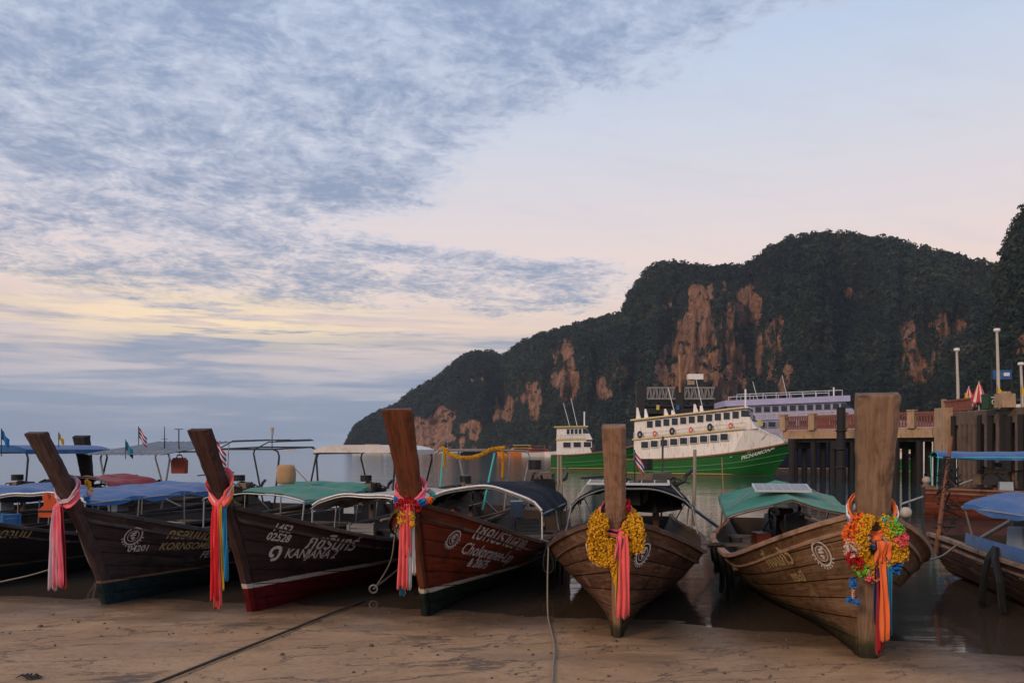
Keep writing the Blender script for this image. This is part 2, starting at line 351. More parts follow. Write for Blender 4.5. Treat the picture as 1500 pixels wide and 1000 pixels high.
msea, t, b = new_mat('sea_water'); oc = t.add('ShaderNodeTexCoord').outputs['Object']; ox, oy, oz = t.sep(oc)
far = t.ss(oy, 14, 60)
r1 = t.noise(t.vm('MULTIPLY', oc, (.55, 1.6, 1)), 1.3, 5, .55, .3); r2 = t.noise(t.vm('MULTIPLY', oc, (.35, 1.2, 1)), .28, 4, .5)
r3 = t.noise(t.vm('MULTIPLY', oc, (.6, 2.2, 1)), 5.0, 3, .5)
h = t.m('ADD', t.m('ADD', t.m('MULTIPLY', r1, .35), t.m('MULTIPLY', r2, 1.0)), t.m('MULTIPLY', r3, .05))
bp = t.add('ShaderNodeBump'); bp.inputs['Distance'].default_value = .16; t.put(bp.inputs['Strength'], t.m('ADD', .10, t.m('MULTIPLY', far, .28))); t.put(bp.inputs['Height'], h)
t.put(b.inputs['Normal'], bp.outputs[0])
t.put(b.inputs['Base Color'], t.mix(t.ss(oy, 9, 22), (.060, .042, .030), (.020, .042, .046)))
b.inputs['Roughness'].default_value = .07; b.inputs['IOR'].default_value = 1.33; b.inputs['Specular IOR Level'].default_value = .5
sx_ = np.array([-9000, -3000, -900, -150, -40, 40, 150, 900, 3000, 9000.]); sy_ = np.array([5.5, 20, 60, 200, 900, 3000, 9000.])
SX, SY = np.meshgrid(sx_, sy_); id2 = np.arange(SX.size).reshape(SX.shape)
F2 = np.stack([id2[:-1, :-1], id2[:-1, 1:], id2[1:, 1:], id2[1:, :-1]], -1).reshape(-1, 4)
sea = link('sea', np_mesh('sea', np.stack([SX, SY, SX * 0], -1).reshape(-1, 3), F2), msea, None, True, kind='structure')

# ------------------------------------------------------------------ limestone headland with forest
mrock, t, b = new_mat('limestone_cliff'); oc = t.add('ShaderNodeTexCoord').outputs['Object']
rk = t.add('ShaderNodeAttribute', attribute_name='rock').outputs['Fac']
st = t.noise(t.vm('MULTIPLY', oc, (.26, .26, .045)), 1.0, 9, .72, .8); s2 = t.noise(oc, .11, 8, .7)
rc = t.ramp(st, [(.30, (.040, .028, .024)), (.42, (.20, .100, .058)), (.52, (.40, .20, .11)), (.68, (.50, .30, .19))])
rc = t.mix(t.ss(s2, .48, .66), rc, (.11, .078, .062))
gc = t.ramp(t.noise(oc, .12, 8, .7), [(.3, (.012, .018, .010)), (.7, (.040, .050, .024))])
edge = t.ss(t.m('ADD', rk, t.m('MULTIPLY', t.m('SUBTRACT', t.noise(oc, .13, 8, .8), .5), 1.7)), .42, .60)
t.put(b.inputs['Base Color'], t.mix(edge, gc, rc)); b.inputs['Roughness'].default_value = .95; b.inputs['Specular IOR Level'].default_value = .1
t.put(b.inputs['Normal'], t.bump(t.m('ADD', st, s2), 1.0, 5.0))
mleaf, t, b = new_mat('forest_leaves'); va = t.add('ShaderNodeAttribute', attribute_name='tone').outputs['Fac']
t.put(b.inputs['Base Color'], t.ramp(va, [(0, (.004, .009, .008)), (.45, (.013, .024, .016)), (.8, (.030, .044, .022)), (1, (.065, .055, .030))])); b.inputs['Roughness'].default_value = .8; b.inputs['Specular IOR Level'].default_value = .15

PATCH = [(825, 552, 15, 44), (880, 568, 11, 22), (985, 540, 20, 38), (1030, 500, 32, 50), (1066, 545, 24, 52), (1085, 452, 24, 26), (1125, 520, 15, 42), (1022, 442, 12, 22),
         (1350, 512, 26, 44), (1388, 480, 20, 16), (640, 632, 24, 22), (676, 637, 11, 16), (615, 632, 9, 24), (776, 592, 13, 28), (742, 594, 11, 20), (724, 600, 7, 16), (975, 430, 9, 9), (1498, 508, 9, 22),
         (655, 605, 14, 12), (698, 630, 8, 12), (905, 550, 9, 14), (1048, 425, 10, 12), (1140, 480, 10, 16), (1240, 430, 9, 10), (1150, 560, 8, 20), (700, 555, 7, 9)]
def ridge(name, OUT, RB, WID, seed, ntree, tsz, p0, p1, step, label_kind):
    ox_, oy_ = np.array(OUT, float).T; rbx, rby = np.array(RB, float).T
    cols = np.arange(p0, p1, step); ts = np.concatenate([np.linspace(0, 1, 110), np.array([1.06, 1.15, 1.3, 1.6])])
    C, T = np.meshgrid(cols, ts); top = np.interp(C, ox_, oy_); Rb = np.interp(C, rbx, rby); Wd = WID
    Rr = Rb + Wd; Hr = np.maximum((HOR - top) / FPX * Rr + 1.5, 0.5)
    Tc = np.minimum(T, 1.0)
    f = .42 * Tc ** .55 + .58 * Tc ** 1.15
    steps = .05 * np.sin(Tc * 17 + 6 * fbm(C * .008, T * 1.2, seed + 3, 3)) * np.sin(np.pi * Tc)
    bul = fbm(C * .020, T * 1.6, seed, 6, .55); rib = fbm(C * .075, T * .9, seed + 20, 5, .6)
    win = np.sin(np.pi * np.clip(Tc, 0, 1)) ** .7
    z = Hr * (f + steps + win * (.09 * bul)) * np.where(T > 1, 1 - (T - 1) * 1.2, 1)
    Y = Rb + Wd * T + win * (Wd * (-.44 * bul - .12 * rib) + 6 * fbm(C * .25, T * 26, seed + 40, 4)) - 22 * fbm(C * .02, T * 0, seed + 50, 4) * (1 - Tc)
    lim = Hr * Y / Rr * 1.0; z = np.where(T < .995, np.minimum(z, lim), z)
    z = np.where(T == 0, -3, z)
    X = (C - 750) / FPX * Y
    scr = HOR - (z - CAM_H) / Y * FPX
    rock = np.zeros_like(C)
    jx = 10 * fbm(C * .05, scr * .03, seed + 60, 4); jy = 14 * fbm(C * .05, scr * .04, seed + 70, 4)
    for (a, bb, r1, r2) in PATCH:
        q = ((C + jx - a) / (r1 * 1.2)) ** 2 + ((scr + jy - bb) / r2) ** 2
        rock = np.maximum(rock, np.clip(1.6 - q * .85, 0, 1))
    rock = np.maximum(rock, np.clip(1 - (HOR - scr) / 9, 0, 1) * .55)
    rock *= np.clip(.75 + 1.7 * (fbm(C * .06, scr * .012, seed + 80, 5) + .25), 0, 1)
    rock *= np.clip(1.0 + 1.5 * fbm(C * .10, scr * .03, seed + 85, 4), .12, 1)
    # cliff bands are cut back and ribbed
    Y = Y + rock * (9 * fbm(C * .28, scr * .02, seed + 90, 4) - 3); X = (C - 750) / FPX * Y
    V = np.stack([X, Y, z], -1).reshape(-1, 3); ii = np.arange(C.size).reshape(C.shape)
    Fq = np.stack([ii[:-1, :-1], ii[:-1, 1:], ii[1:, 1:], ii[1:, :-1]], -1).reshape(-1, 4)
    me = np_mesh(name, V, Fq); me.attributes.new('rock', 'FLOAT', 'POINT').data.foreach_set('value', rock.ravel().astype(np.float32))
    hill = link(name, me, mrock, None, True, kind='structure')
    # forest: leafy crowns spread over the slope
    rs = np.random.RandomState(seed + 5); tri = np.concatenate([Fq[:, [0, 1, 2]], Fq[:, [0, 2, 3]]])
    row = np.concatenate([np.repeat(np.arange(C.shape[0] - 1), C.shape[1] - 1)] * 2); tri = tri[row < 111]
    A, B_, C_ = V[tri[:, 0]], V[tri[:, 1]], V[tri[:, 2]]
    ar = np.linalg.norm(np.cross(B_ - A, C_ - A), axis=1); rk_ = rock.ravel()[tri].mean(1)
    wgt = ar * np.clip(1 - 2.2 * rk_, 0.07, 1) ** 1.5
    pick = rs.choice(len(tri), ntree, p=wgt / wgt.sum()); u = rs.rand(ntree, 1); v = rs.rand(ntree, 1); s_ = (u + v) > 1; u = np.where(s_, 1 - u, u); v = np.where(s_, 1 - v, v)
    P = A[pick] + (B_ - A)[pick] * u + (C_ - A)[pick] * v
    sz = tsz * (.55 + .9 * rs.rand(ntree) ** 1.6); K = 27
    dirs = rs.normal(size=(ntree, K, 3)); dirs /= np.linalg.norm(dirs, axis=2, keepdims=True); dirs[..., 2] = np.abs(dirs[..., 2]) * 1.0 - .25
    cen = P[:, None, :] + dirs * (sz[:, None, None] * (.62 + .42 * rs.rand(ntree, K, 1))) + np.stack([np.zeros((ntree, 1)), np.zeros((ntree, 1)), sz[:, None] * .35], -1)
    nrm = dirs + .32 * rs.normal(size=(ntree, K, 3)); nrm /= np.linalg.norm(nrm, axis=2, keepdims=True)
    a1 = np.cross(nrm, rs.normal(size=(ntree, K, 3))); a1 /= np.linalg.norm(a1, axis=2, keepdims=True); a2 = np.cross(nrm, a1)
    q = (sz[:, None, None] * (.17 + .17 * rs.rand(ntree, K, 1)))
    Q = np.stack([cen + a1 * q * 1.15, cen + a2 * q * .8 + nrm * q * .18, cen - a1 * q * 1.1, cen - a2 * q * .8 + nrm * q * .15], 2).reshape(-1, 3)
    fo = np_mesh('forest', Q, np.arange(len(Q)).reshape(-1, 4))
    reg = fbm(P[:, 0] * .02, P[:, 2] * .03, seed + 7, 4)[:, None]
    tone = (.22 + .45 * reg + .55 * rs.rand(ntree, 1) ** 1.4 + .28 * (rs.rand(ntree, K) - .5) + .25 * (rs.rand(ntree, 1) > .96)).clip(0, 1)
    fo.attributes.new('tone', 'FLOAT', 'POINT').data.foreach_set('value', np.repeat(tone.ravel(), 4).astype(np.float32))
    link('forest', fo, mleaf, None, False, kind='stuff', label=label_kind, category='forest')
OUTL = [(480, 662), (506, 654), (512, 640), (522, 622), (545, 608), (580, 592), (600, 576), (640, 553), (668, 528), (690, 517), (715, 515), (736, 522), (760, 503), (800, 488), (860, 472), (910, 460), (925, 428), (945, 398),
        (968, 384), (1000, 385), (1040, 395), (1090, 389), (1120, 369), (1160, 349), (1220, 340), (1280, 346), (1340, 362), (1400, 376), (1450, 388), (1520, 400), (1700, 430), (1900, 520), (2000, 600)]
ridge('headland', OUTL, [(480, 1150), (700, 900), (930, 640), (1200, 540), (1450, 470), (2000, 420)], 170.0, 31, 30000, 3.7, 496, 1980, 3.0, 'dense dark green forest covering the limestone headland across the bay')
OUTR = [(1395, 662), (1412, 620), (1432, 540), (1450, 455), (1462, 385), (1475, 350), (1490, 318), (1503, 298), (1560, 255), (1700, 210), (1900, 260), (2300, 420), (2500, 600)]
ridge('hillside', OUTR, [(1395, 330), (1600, 260), (2500, 220)], 95.0, 77, 9000, 2.6, 1398, 2480, 3.5, 'dark green forest on the near steep slope at the right edge')

# ------------------------------------------------------------------ shared materials
M_steel = paint('galvanised_pipe', (.30, .30, .30), .45, .3, 9, metal=.6)
M_dark = paint('dark_pipe', (.025, .025, .028), .5, .3, 9)
M_engine = paint('greasy_engine_iron', (.022, .022, .024), .42, .5, 14, .3, metal=.5)
M_rust = paint('rusty_iron', (.14, .065, .035), .8, .5, 12, .3)
M_white = paint('white_paint', (.72, .71, .70), .5, .12, 4, dirt=(.42, .38, .33))
M_letter = paint('hand_painted_white_lettering', (.52, .49, .46), .6, .3, 30, dirt=(.20, .15, .12))
M_letter_y = paint('faded_ochre_lettering', (.40, .30, .14), .6, .3, 30, dirt=(.14, .09, .06))
M_letter_b = paint('bright_white_lettering', (.70, .68, .66), .6, .2, 30)
M_rope = paint('weathered_rope', (.28, .23, .18), .9, .35, 40, .6, bscale=160)
M_rope_d = paint('dark_wet_rope', (.045, .040, .036), .8, .35, 40, .6, bscale=160)
M_black = paint('black_rubber', (.012, .012, .013), .6, .3, 10, .2)
M_glass = paint('dark_window_glass', (.012, .016, .020), .08, .2, 2, spec=.7)
M_inner = paint('bilge_wood', (.040, .026, .018), .8, .4, 6, .3)
M_deckw = wood('bleached_deck_wood', (.10, .07, .05), (.17, .125, .09), .75, rand=.4)
M_bluecloth = cloth('blue_tarpaulin', (.028, .115, .31)); M_greencloth = cloth('green_tarpaulin', (.006, .19, .135)); M_greycloth = cloth('grey_tarpaulin', (.34, .33, .33))
M_darkcloth = cloth('navy_black_tarpaulin', (.010, .013, .022), trans=0); M_tealdark = cloth('dark_teal_tarpaulin', (.008, .045, .045)); M_whitecloth = cloth('off_white_canvas', (.62, .57, .54)); M_maroon = cloth('maroon_cloth', (.20, .012, .035))
M_turq = paint('turquoise_pole_paint', (.06, .50, .48), .5, .2, 8)
M_solar = paint('solar_cell_glass', (.03, .035, .05), .15, .3, 3, spec=.6); M_alu = paint('aluminium_frame', (.62, .62, .62), .4, .15, 5, metal=.3)
M_tin = paint('corrugated_tin', (.20, .22, .24), .5, .35, 3, metal=.3); M_redplastic = paint('red_plastic', (.22, .035, .015), .45, .3, 5)
M_sack = cloth('tan_sack', (.42, .25, .13)); M_orange = cloth('orange_vest_nylon', (.55, .09, .03)); M_brass = paint('gearbox_paint', (.10, .06, .03), .5, .4, 9)

# ------------------------------------------------------------------ longtail boat builder
class Boat: pass
def longtail(label, foot, head, L=9.6, B=1.05, zd=1.38, zmid=.66, zt=2.5, lean=1.0, pw=(.16, .20, .32), pd=(.16, .14), strakes=7, mats=None, canopy=None, aft=None, engine=True, rail2=True, dz=0.0, w0=.07, post_bend=1.25, wid=1.25, blen=1.0):
    b = Boat(); b.root = thing('longtail_boat', label, 'boat', (foot[0], foot[1], sandh(*foot) - .03 + dz), -R(head), 'longtail boats drawn up on the beach')
    root = b.root; mp, mr, ms = mats['plank'], mats['rail'], mats['stem']; b.L = L
    g = lambda y: zmid + (zd - zmid) * max(1 - max(y, 0) / (blen * 2.7), 0) ** 1.55 + .04 * sstep(y, L * .7, L) ** 2
    kz = lambda y: -.16 * sstep(y, 0, 3.5) + .18 * sstep(y, L * .6, L)
    bg = lambda y: w0 + (B - w0) * (1 - math.exp(-((max(y, 0) + .015) / wid) ** 1.0)) * (1 - .42 * sstep(y, L * .5, L))
    ys = lambda z: -lean * (max(z, 0) / zt) ** post_bend
    def hp(y, v, s, off=0.0):
        z0, z1 = kz(y), g(y); z = lerp(z0, z1, v); p = lerp(.86, .40, sstep(y, 0, 4.2))
        x = w0 * .8 + (bg(y) - w0 * .8) * v ** p
        return Vector((s * (x + off), y + ys(z) * max(1 - y / L, 0) ** 3, z))
    def hyz(y, z, s, off=0.0):
        yy = y
        for _ in range(4): yy = y - ys(z) * max(1 - yy / L, 0) ** 3
        yy = max(yy, 0); v = (z - kz(yy)) / (g(yy) - kz(yy)); return hp(yy, min(max(v, 0.001), 1.02), s, off)
    b.hp, b.hyz, b.g, b.ys, b.bg = hp, hyz, g, ys, bg
    # hull shell with planks proud of it
    mb = MB(); ya = [L * (k / 26) ** 1.5 for k in range(27)]; vv = [0, .1, .2, .32, .45, .6, .75, .9, .995]
    for s in (1, -1): mb.loft([[hp(y, v, s, -.03) for v in vv] for y in ya], False)
    mb.add([hp(L, v, 1, -.03) for v in vv] + [hp(L, v, -1, -.03) for v in vv], [(k, k + 1, 9 + k + 1, 9 + k) for k in range(8)])
    hull = mb.build('hull', M_inner, root, True); b.hull = hull
    rr = random.Random(label)
    for s in (1, -1):
        for k in range(strakes):
            va, vb = k / strakes, (k + 1) / strakes
            cuts = [0, rr.uniform(1.5, 2.9), rr.uniform(4.2, 6.0), L] if strakes > 1 else [0, L]
            for c0, c1 in zip(cuts[:-1], cuts[1:]):
                pr = rr.uniform(.0, .012); n = 9; mb = MB(); rings = []; uvs = []
                for i in range(n):
                    y = lerp(c0 + (.0025 if c0 else 0), c1 - .0025, i / (n - 1)); dv = .006 / max(g(y) - kz(y), .3)
                    P = [hp(y, va + dv, s, -.028), hp(y, va + dv, s, pr), hp(y, (va + vb) / 2, s, pr + .003), hp(y, vb - dv, s, pr), hp(y, vb - dv, s, -.028)]
                    rings.append(P if s > 0 else P[::-1]); uvs += [(y, .13 * (k + q * .25)) for q in ((0, 0, 2, 4, 4) if s > 0 else (4, 4, 2, 0, 0))]
                mb.loft(rings, True, True, uvs); mb.build('plank', mp, hull, False)
    # gunwale rails
    for s in (1, -1):
        for (h, wd, ht, nm) in ((.0, .075, .055, 'gunwale'), (-.13, .030, .045, 'rubbing_strake')):
            if nm == 'rubbing_strake' and not rail2: continue
            mb = MB(); rings = []
            for y in ya:
                p = hp(y, 1.0, s, .012); z = p.z + h + .015
                q = hyz(p.y, p.z + h, s, .012) if h else p
                w = wd * (1 if y > .25 else .6)
                R4 = [(q.x - s * w * .8, q.y, z - ht / 2), (q.x + s * w * .35, q.y, z - ht / 2), (q.x + s * w * .35, q.y, z + ht * .35), (q.x + s * w * .2, q.y, z + ht / 2), (q.x - s * w * .8, q.y, z + ht / 2)]
                rings.append(R4 if s > 0 else R4[::-1])
            mb.loft(rings); mb.build(nm, mr, root)
    # stem and tall prow post
    mb = MB(); rings = []; zs = [-.14] + [zd * k / 12 for k in range(12)] + [zd - .05] + [lerp(zd + .04, zt - .05, k / 16) for k in range(17)] + [zt - .018, zt]
    for i, z in enumerate(zs):
        if z <= zd: w = lerp(pw[0] * .75, pw[0], max(z, 0) / zd); dp = pd[0]
        else: w = lerp(pw[1], pw[2], ((z - zd) / (zt - zd)) ** 1.1); dp = lerp(pd[0], pd[1], (z - zd) / (zt - zd))
        if i == len(zs) - 1: w *= .955; dp *= .93
        y = ys(z) - .02; c = .16 * w; cd = .22 * dp; tz = (dp * .18 if z >= zt - .02 else 0)
        jw = rr.uniform(-.004, .004); c *= rr.uniform(.85, 1.2); cd *= rr.uniform(.85, 1.2)
        rings.append([(-w / 2 + c + jw, y - dp / 2, z), (w / 2 - c + jw, y - dp / 2, z), (w / 2 + jw, y - dp / 2 + cd, z), (w / 2 + jw, y + dp / 2 - cd, z + tz), (w / 2 - c + jw, y + dp / 2, z + tz), (-w / 2 + c + jw, y + dp / 2, z + tz), (-w / 2 + jw, y + dp / 2 - cd, z + tz), (-w / 2 + jw, y - dp / 2 + cd, z)])
    mb.loft(rings, True, True, [(z * .8, .17 * j) for z in zs for j in range(8)]); mb.build('prow_post', ms, root)
    # foredeck boards, floor, thwarts
    y = .12
    while y < 1.75:
        z = g(y) - .09; w1, w2 = bg(y) * .86 - .03, bg(y + .19) * .86 - .03; yo = ys(z) * (1 - y / L) ** 3
        z2 = g(y + .19) - .09
        mb = MB(); V = [(-w1, y + yo, z), (w1, y + yo, z), (w2, y + .185 + yo, z2), (-w2, y + .185 + yo, z2)]
        mb.loft([[(p[0], p[1], p[2] - .025) for p in V], V]); mb.build('deck_board', M_deckw, root); y += .19
    mb = MB(); rings = []
    for y in [1.7 + k * (L - 1.8) / 10 for k in range(11)]:
        z = min(.26, g(y) - .2); w = hp(y, (z - kz(y)) / (g(y) - kz(y)), 1, -.05).x; rings.append([(-w, y, z), (w, y, z), (w, y, z + .02), (-w, y, z + .02)])
    mb.loft(rings); mb.build('floor', M_deckw, root)
    for y in (2.6, 3.9, 5.2, 6.5):
        if y < L - 1.5: MB().box((0, y, g(y) - .16), (bg(y) * 1.86, .24, .035)).build('thwart', M_deckw, root)
    if canopy: low_canopy(b, **canopy)
    if aft: aft_frame(b, **aft)
    if engine: engine_on(b, L - 1.9, engine if isinstance(engine, dict) else {})
    return b

def low_canopy(b, y0, y1, w, ze, zt, mat, trim=None, posts=3, pmat=None, peak=False, panel=None, skew=0.0, droop=.06, pole=None, side=None, cx=0.0):
    root = b.root; pm = pmat or M_steel; cl = thing_part = None
    n = 18; m = 14; sh = (lambda t: 1 - abs(t)) if peak else (lambda t: math.sqrt(max(1 - (abs(t) ** 2.2), 0)) * .55 + .45 * (1 - t * t))
    rr = random.Random(str(b.root['label'])); ph_ = rr.uniform(0, 6)
    P = lambda i, j, d=0: (cx + lerp(-w, w, i / n), lerp(y0, y1, j / m), lerp(ze, zt, sh(lerp(-1, 1, i / n))) - droop * (math.sin(j / m * math.pi * (posts - 1)) ** 2) * (1 + .35 * math.sin(i * 1.9)) + skew * j / m - d + .009 * math.sin(i * .9 + j * 1.7 + ph_) + .010 * math.sin(i * .5 - j * 1.1 + ph_ * 2))
    mb = MB(); V = [P(i, j) for j in range(m + 1) for i in range(n + 1)] + [P(i, j, .012) for j in range(m + 1) for i in range(n + 1)]; N = (n + 1) * (m + 1)
    F_ = []
    for j in range(m):
        for i in range(n):
            a = j * (n + 1) + i; q = (a, a + 1, a + n + 2, a + n + 1); F_ += [q, tuple(x + N for x in q[::-1])]
    mb.add(V, F_)
    for s, i in ((-1, 0), (1, n)):     # short hanging valance
        rg = [[P(i, j), (P(i, j)[0] + s * .02, P(i, j)[1], P(i, j)[2] - .07 - .015 * math.sin(j * 2.3))] for j in range(m + 1)]; mb.loft(rg, False)
    cv = mb.build('canopy', mat, root, True)
    if trim: 
        mb = MB(); mb.tube([(P(i, 0)[0], y0 - .01, P(i, 0)[2] + .006) for i in range(n + 1)], .016, 5); mb.build('edge_trim', trim, cv)
    for k in range(posts):
        j = round(m * k / (posts - 1)); y = lerp(y0, y1, k / (posts - 1))
        MB().tube([(P(i, j)[0], y, P(i, j)[2] - .035) for i in range(n + 1)], .014, 5).build('canopy_hoop', pm, root)
        for s, i in ((-1, 0), (1, n)):
            q = b.hp(y, 1.0, s); MB().tube([(P(i, j)[0], y, P(i, j)[2] - .02), (q.x - s * .03, q.y, q.z)], .014, 5).build('canopy_post', pm, root)
    for s, i in ((-1, 0), (1, n)): MB().tube([(P(i, 0)[0], y0 - .05, ze - .05), (P(i, 0)[0], y1 + .05, ze - .05 + skew)], .013, 5).build('canopy_rail', pm, root)
    if panel:
        z = zt + .04 + skew * panel.get('t', .3); y = lerp(y0, y1, panel.get('t', .3)); pnl = MB().box((panel.get('x', 0), y, z), (panel.get('w', .9), .55, .035), Matrix.Rotation(panel.get('r', -.10), 3, 'X')).build('solar_panel', M_alu, root)
        r_ = Matrix.Rotation(panel.get('r', -.10), 3, 'X')
        for k in range(6):
            ww = panel.get('w', .9); c = r_ @ Vector((ww * (-.5 + (k + .5) / 6) * .96, 0, .019)); MB().box((panel.get('x', 0) + c.x, y + c.y, z + c.z), (ww * .148, .49, .004), r_).build('solar_cell', M_solar, pnl)
        for s in (-1, 1):
            for e in (0, 1): MB().tube([(panel.get('x', 0) + s * panel.get('w', .9) / 2, y + (e - .5) * .4, z), (s * w * .96 + cx, y + (e - .5) * .5, ze + .02)], .009, 4).build('panel_stay', M_steel, root)
    if side:
        mb = MB(); s = side['s']; rg = []
        for k in range(13):
            y = lerp(side['y0'], side['y1'], k / 12); p = b.hp(y, 1.0, s); rg.append([(p.x + s * .01, p.y, p.z + .05), (p.x + s * (.03 + .012 * math.sin(k * 2)), p.y, p.z + side['h'] * .5), (p.x + s * .005, p.y, p.z + side['h'])])
        mb.loft(rg, False); mb.build('side_curtain', side['mat'], root, True)
    if pole:
        for (x, y, z0, z1, r, mt) in pole: MB().tube([(x, y, z0), (x + .02, y, (z0 + z1) / 2), (x + .03, y + .02, z1)], r, 6).build('pole', mt, root)

def aft_frame(b, y0, y1, w, z, mat=None, pmat=None, style='flat', extra=None, posts=((-1, 0), (1, 0), (-1, 1), (1, 1)), cx=0.0, slope=0.0):
    root = b.root; pm = pmat or M_dark
    for s, e in posts:
        y = y1 if e else y0; q = b.hp(min(y, b.L - .1), 1.0, s); zz = z + (slope if e else 0)
        pts = [(q.x - s * .04, q.y, q.z), (cx + s * w, y, zz - .16), (cx + s * (w - .04), y, zz - .05), (cx + s * (w - .16), y, zz)]
        MB().tube(pts, .022, 6).build('frame_post', pm, root)
    for y, e in ((y0, 0), (y1, 1)): MB().tube([(cx - w + .12, y, z + slope * e), (cx + w - .12, y, z + slope * e)], .02, 6).build('roof_bar', pm, root)
    for s in (-1, 1): MB().tube([(cx + s * (w - .12), y0 - .06, z), (cx + s * (w - .12), y1 + .06, z + slope)], .018, 6).build('roof_bar', pm, root)
    if mat is not None:
        if style == 'tin':
            n = 36; mb = MB(); rg = []
            for k in range(n + 1):
                x = lerp(-w - .12, w + .12, k / n); dzc = .018 * math.sin(k * 2 * math.pi / 3)
                rg.append([(cx + x, y0 - .35, z + .03 + dzc - .08), (cx + x, y1 + .25, z + .26 + dzc), (cx + x, y1 + .25, z + .25 + dzc), (cx + x, y0 - .35, z + .02 + dzc - .08)])
            mb.loft(rg); rf = mb.build('roof', mat, root)
        else:
            n = 12; m = 6; mb = MB()
            P = lambda i, j, d: (cx + lerp(-w - .03, w + .03, i / n), lerp(y0 - .08, y1 + .08, j / m), z + .04 + slope * j / m + .11 * (1 - (2 * i / n - 1) ** 4) * (1 if style != 'pyramid' else 0) + (.38 * min(1, 1.5 * (1 - max(abs(2 * i / n - 1), abs(2 * j / m - 1)))) if style == 'pyramid' else 0) - d)
            V = [P(i, j, 0) for j in range(m + 1) for i in range(n + 1)] + [P(i, j, .02) for j in range(m + 1) for i in range(n + 1)]; N = (n + 1) * (m + 1); F_ = []
            for j in range(m):
                for i in range(n):
                    a = j * (n + 1) + i; q = (a, a + 1, a + n + 2, a + n + 1); F_ += [q, tuple(x + N for x in q[::-1])]
            mb.add(V, F_)
            for s, i in ((-1, 0), (1, n)): mb.loft([[P(i, j, 0), (P(i, j, 0)[0], P(i, j, 0)[1], P(i, j, 0)[2] - .10)] for j in range(m + 1)], False)
            for j in (0, m): mb.loft([[P(i, j, 0), (P(i, j, 0)[0], P(i, j, 0)[1], min(P(i, j, 0)[2], z + .05) - .07)] for i in range(n + 1)], False)
            mb.build('roof', mat, root, True)
    return

def engine_on(b, y, o):
    """car engine on a swivel with the long propeller shaft and a tiller"""
    root = b.root; z = b.g(y) + .12 + o.get('dz', 0); rz = Matrix.Rotation(o.get('rz', 0.0), 3, 'Z'); c = Vector((o.get('x', 0), y, z))
    sc = o.get('s', 1.0); T = lambda p: tuple(c + rz @ (Vector(p) * sc))
    bl = MB().box(T((0, 0, .22)), (.40 * sc, .70 * sc, .36 * sc), rz, .82)
    eng = bl.build('engine', M_engine, root)
    mb = MB().box(T((0, -.02, .46)), (.26 * sc, .60 * sc, .13 * sc), rz, .8); mb.build('cylinder_head', M_brass, eng)
    mb = MB().tube([T((0, -.40, .26)), T((0, -.46, .26))], .17, 12); mb.build('flywheel', M_rust, eng)
    mb = MB().tube([T((-.12, -.05, .56)), T((-.12, -.05, .70))], .13, 12); mb.build('air_filter', M_engine, eng)
    mb = MB().tube([T((.2, .1, .36)), T((.34, .12, .42)), T((.36, .14, .50)), T((.37, .3, .56))], .035, 7); mb.build('exhaust_pipe', M_engine, eng)
    mb = MB().box(T((.0, .46, .20)), (.26, .30, .30), rz, .7); mb.build('gearbox', M_brass, eng)
    mb = MB().tube([T((0, .55, .20)), T((.05, 2.5, -.95 + o.get('tail', .35)))], .034, 7); mb.build('drive_shaft', M_steel, eng)
    mb = MB().tube([T((0, -.3, .40)), T((-.05, -.95, .52)), T((-.10, -1.55, .50))], .022, 6); mb.build('tiller', M_dark, eng)
    MB().box(T((0, -.62, .30)), (.30 * sc, .09 * sc, .30 * sc), rz, .95).build('radiator', M_engine, eng)
    mb = MB().tube([T((0, 0, .06)), T((0, 0, -.35))], .06, 8); mb.build('swivel_post', M_rust, eng)
    mb = MB(); rr = random.Random(int(y * 1000))
    for k in range(16):
        p = [T((rr.uniform(-.2, .2), rr.uniform(-.4, .3), .35)), T((rr.uniform(-.35, .35), rr.uniform(-.4, .4), rr.uniform(.5, .75))), T((rr.uniform(-.3, .3), rr.uniform(-.3, .5), rr.uniform(.1, .4)))]
        mb.tube([lerp3(p, q / 8) for q in range(9)], .014, 5)
    mb.build('hose', M_black, eng)
    if o.get('tank', True): MB().box(T((-.38, -.2, .0)), (.26, .36, .30), rz, .92).build('fuel_can', M_redplastic if o.get('red') else paint('blue_white_can', (.30, .36, .42), .5), eng)
def lerp3(p, t):
    a = Vector(p[0]).lerp(Vector(p[1]), t); b_ = Vector(p[1]).lerp(Vector(p[2]), t); return a.lerp(b_, t)

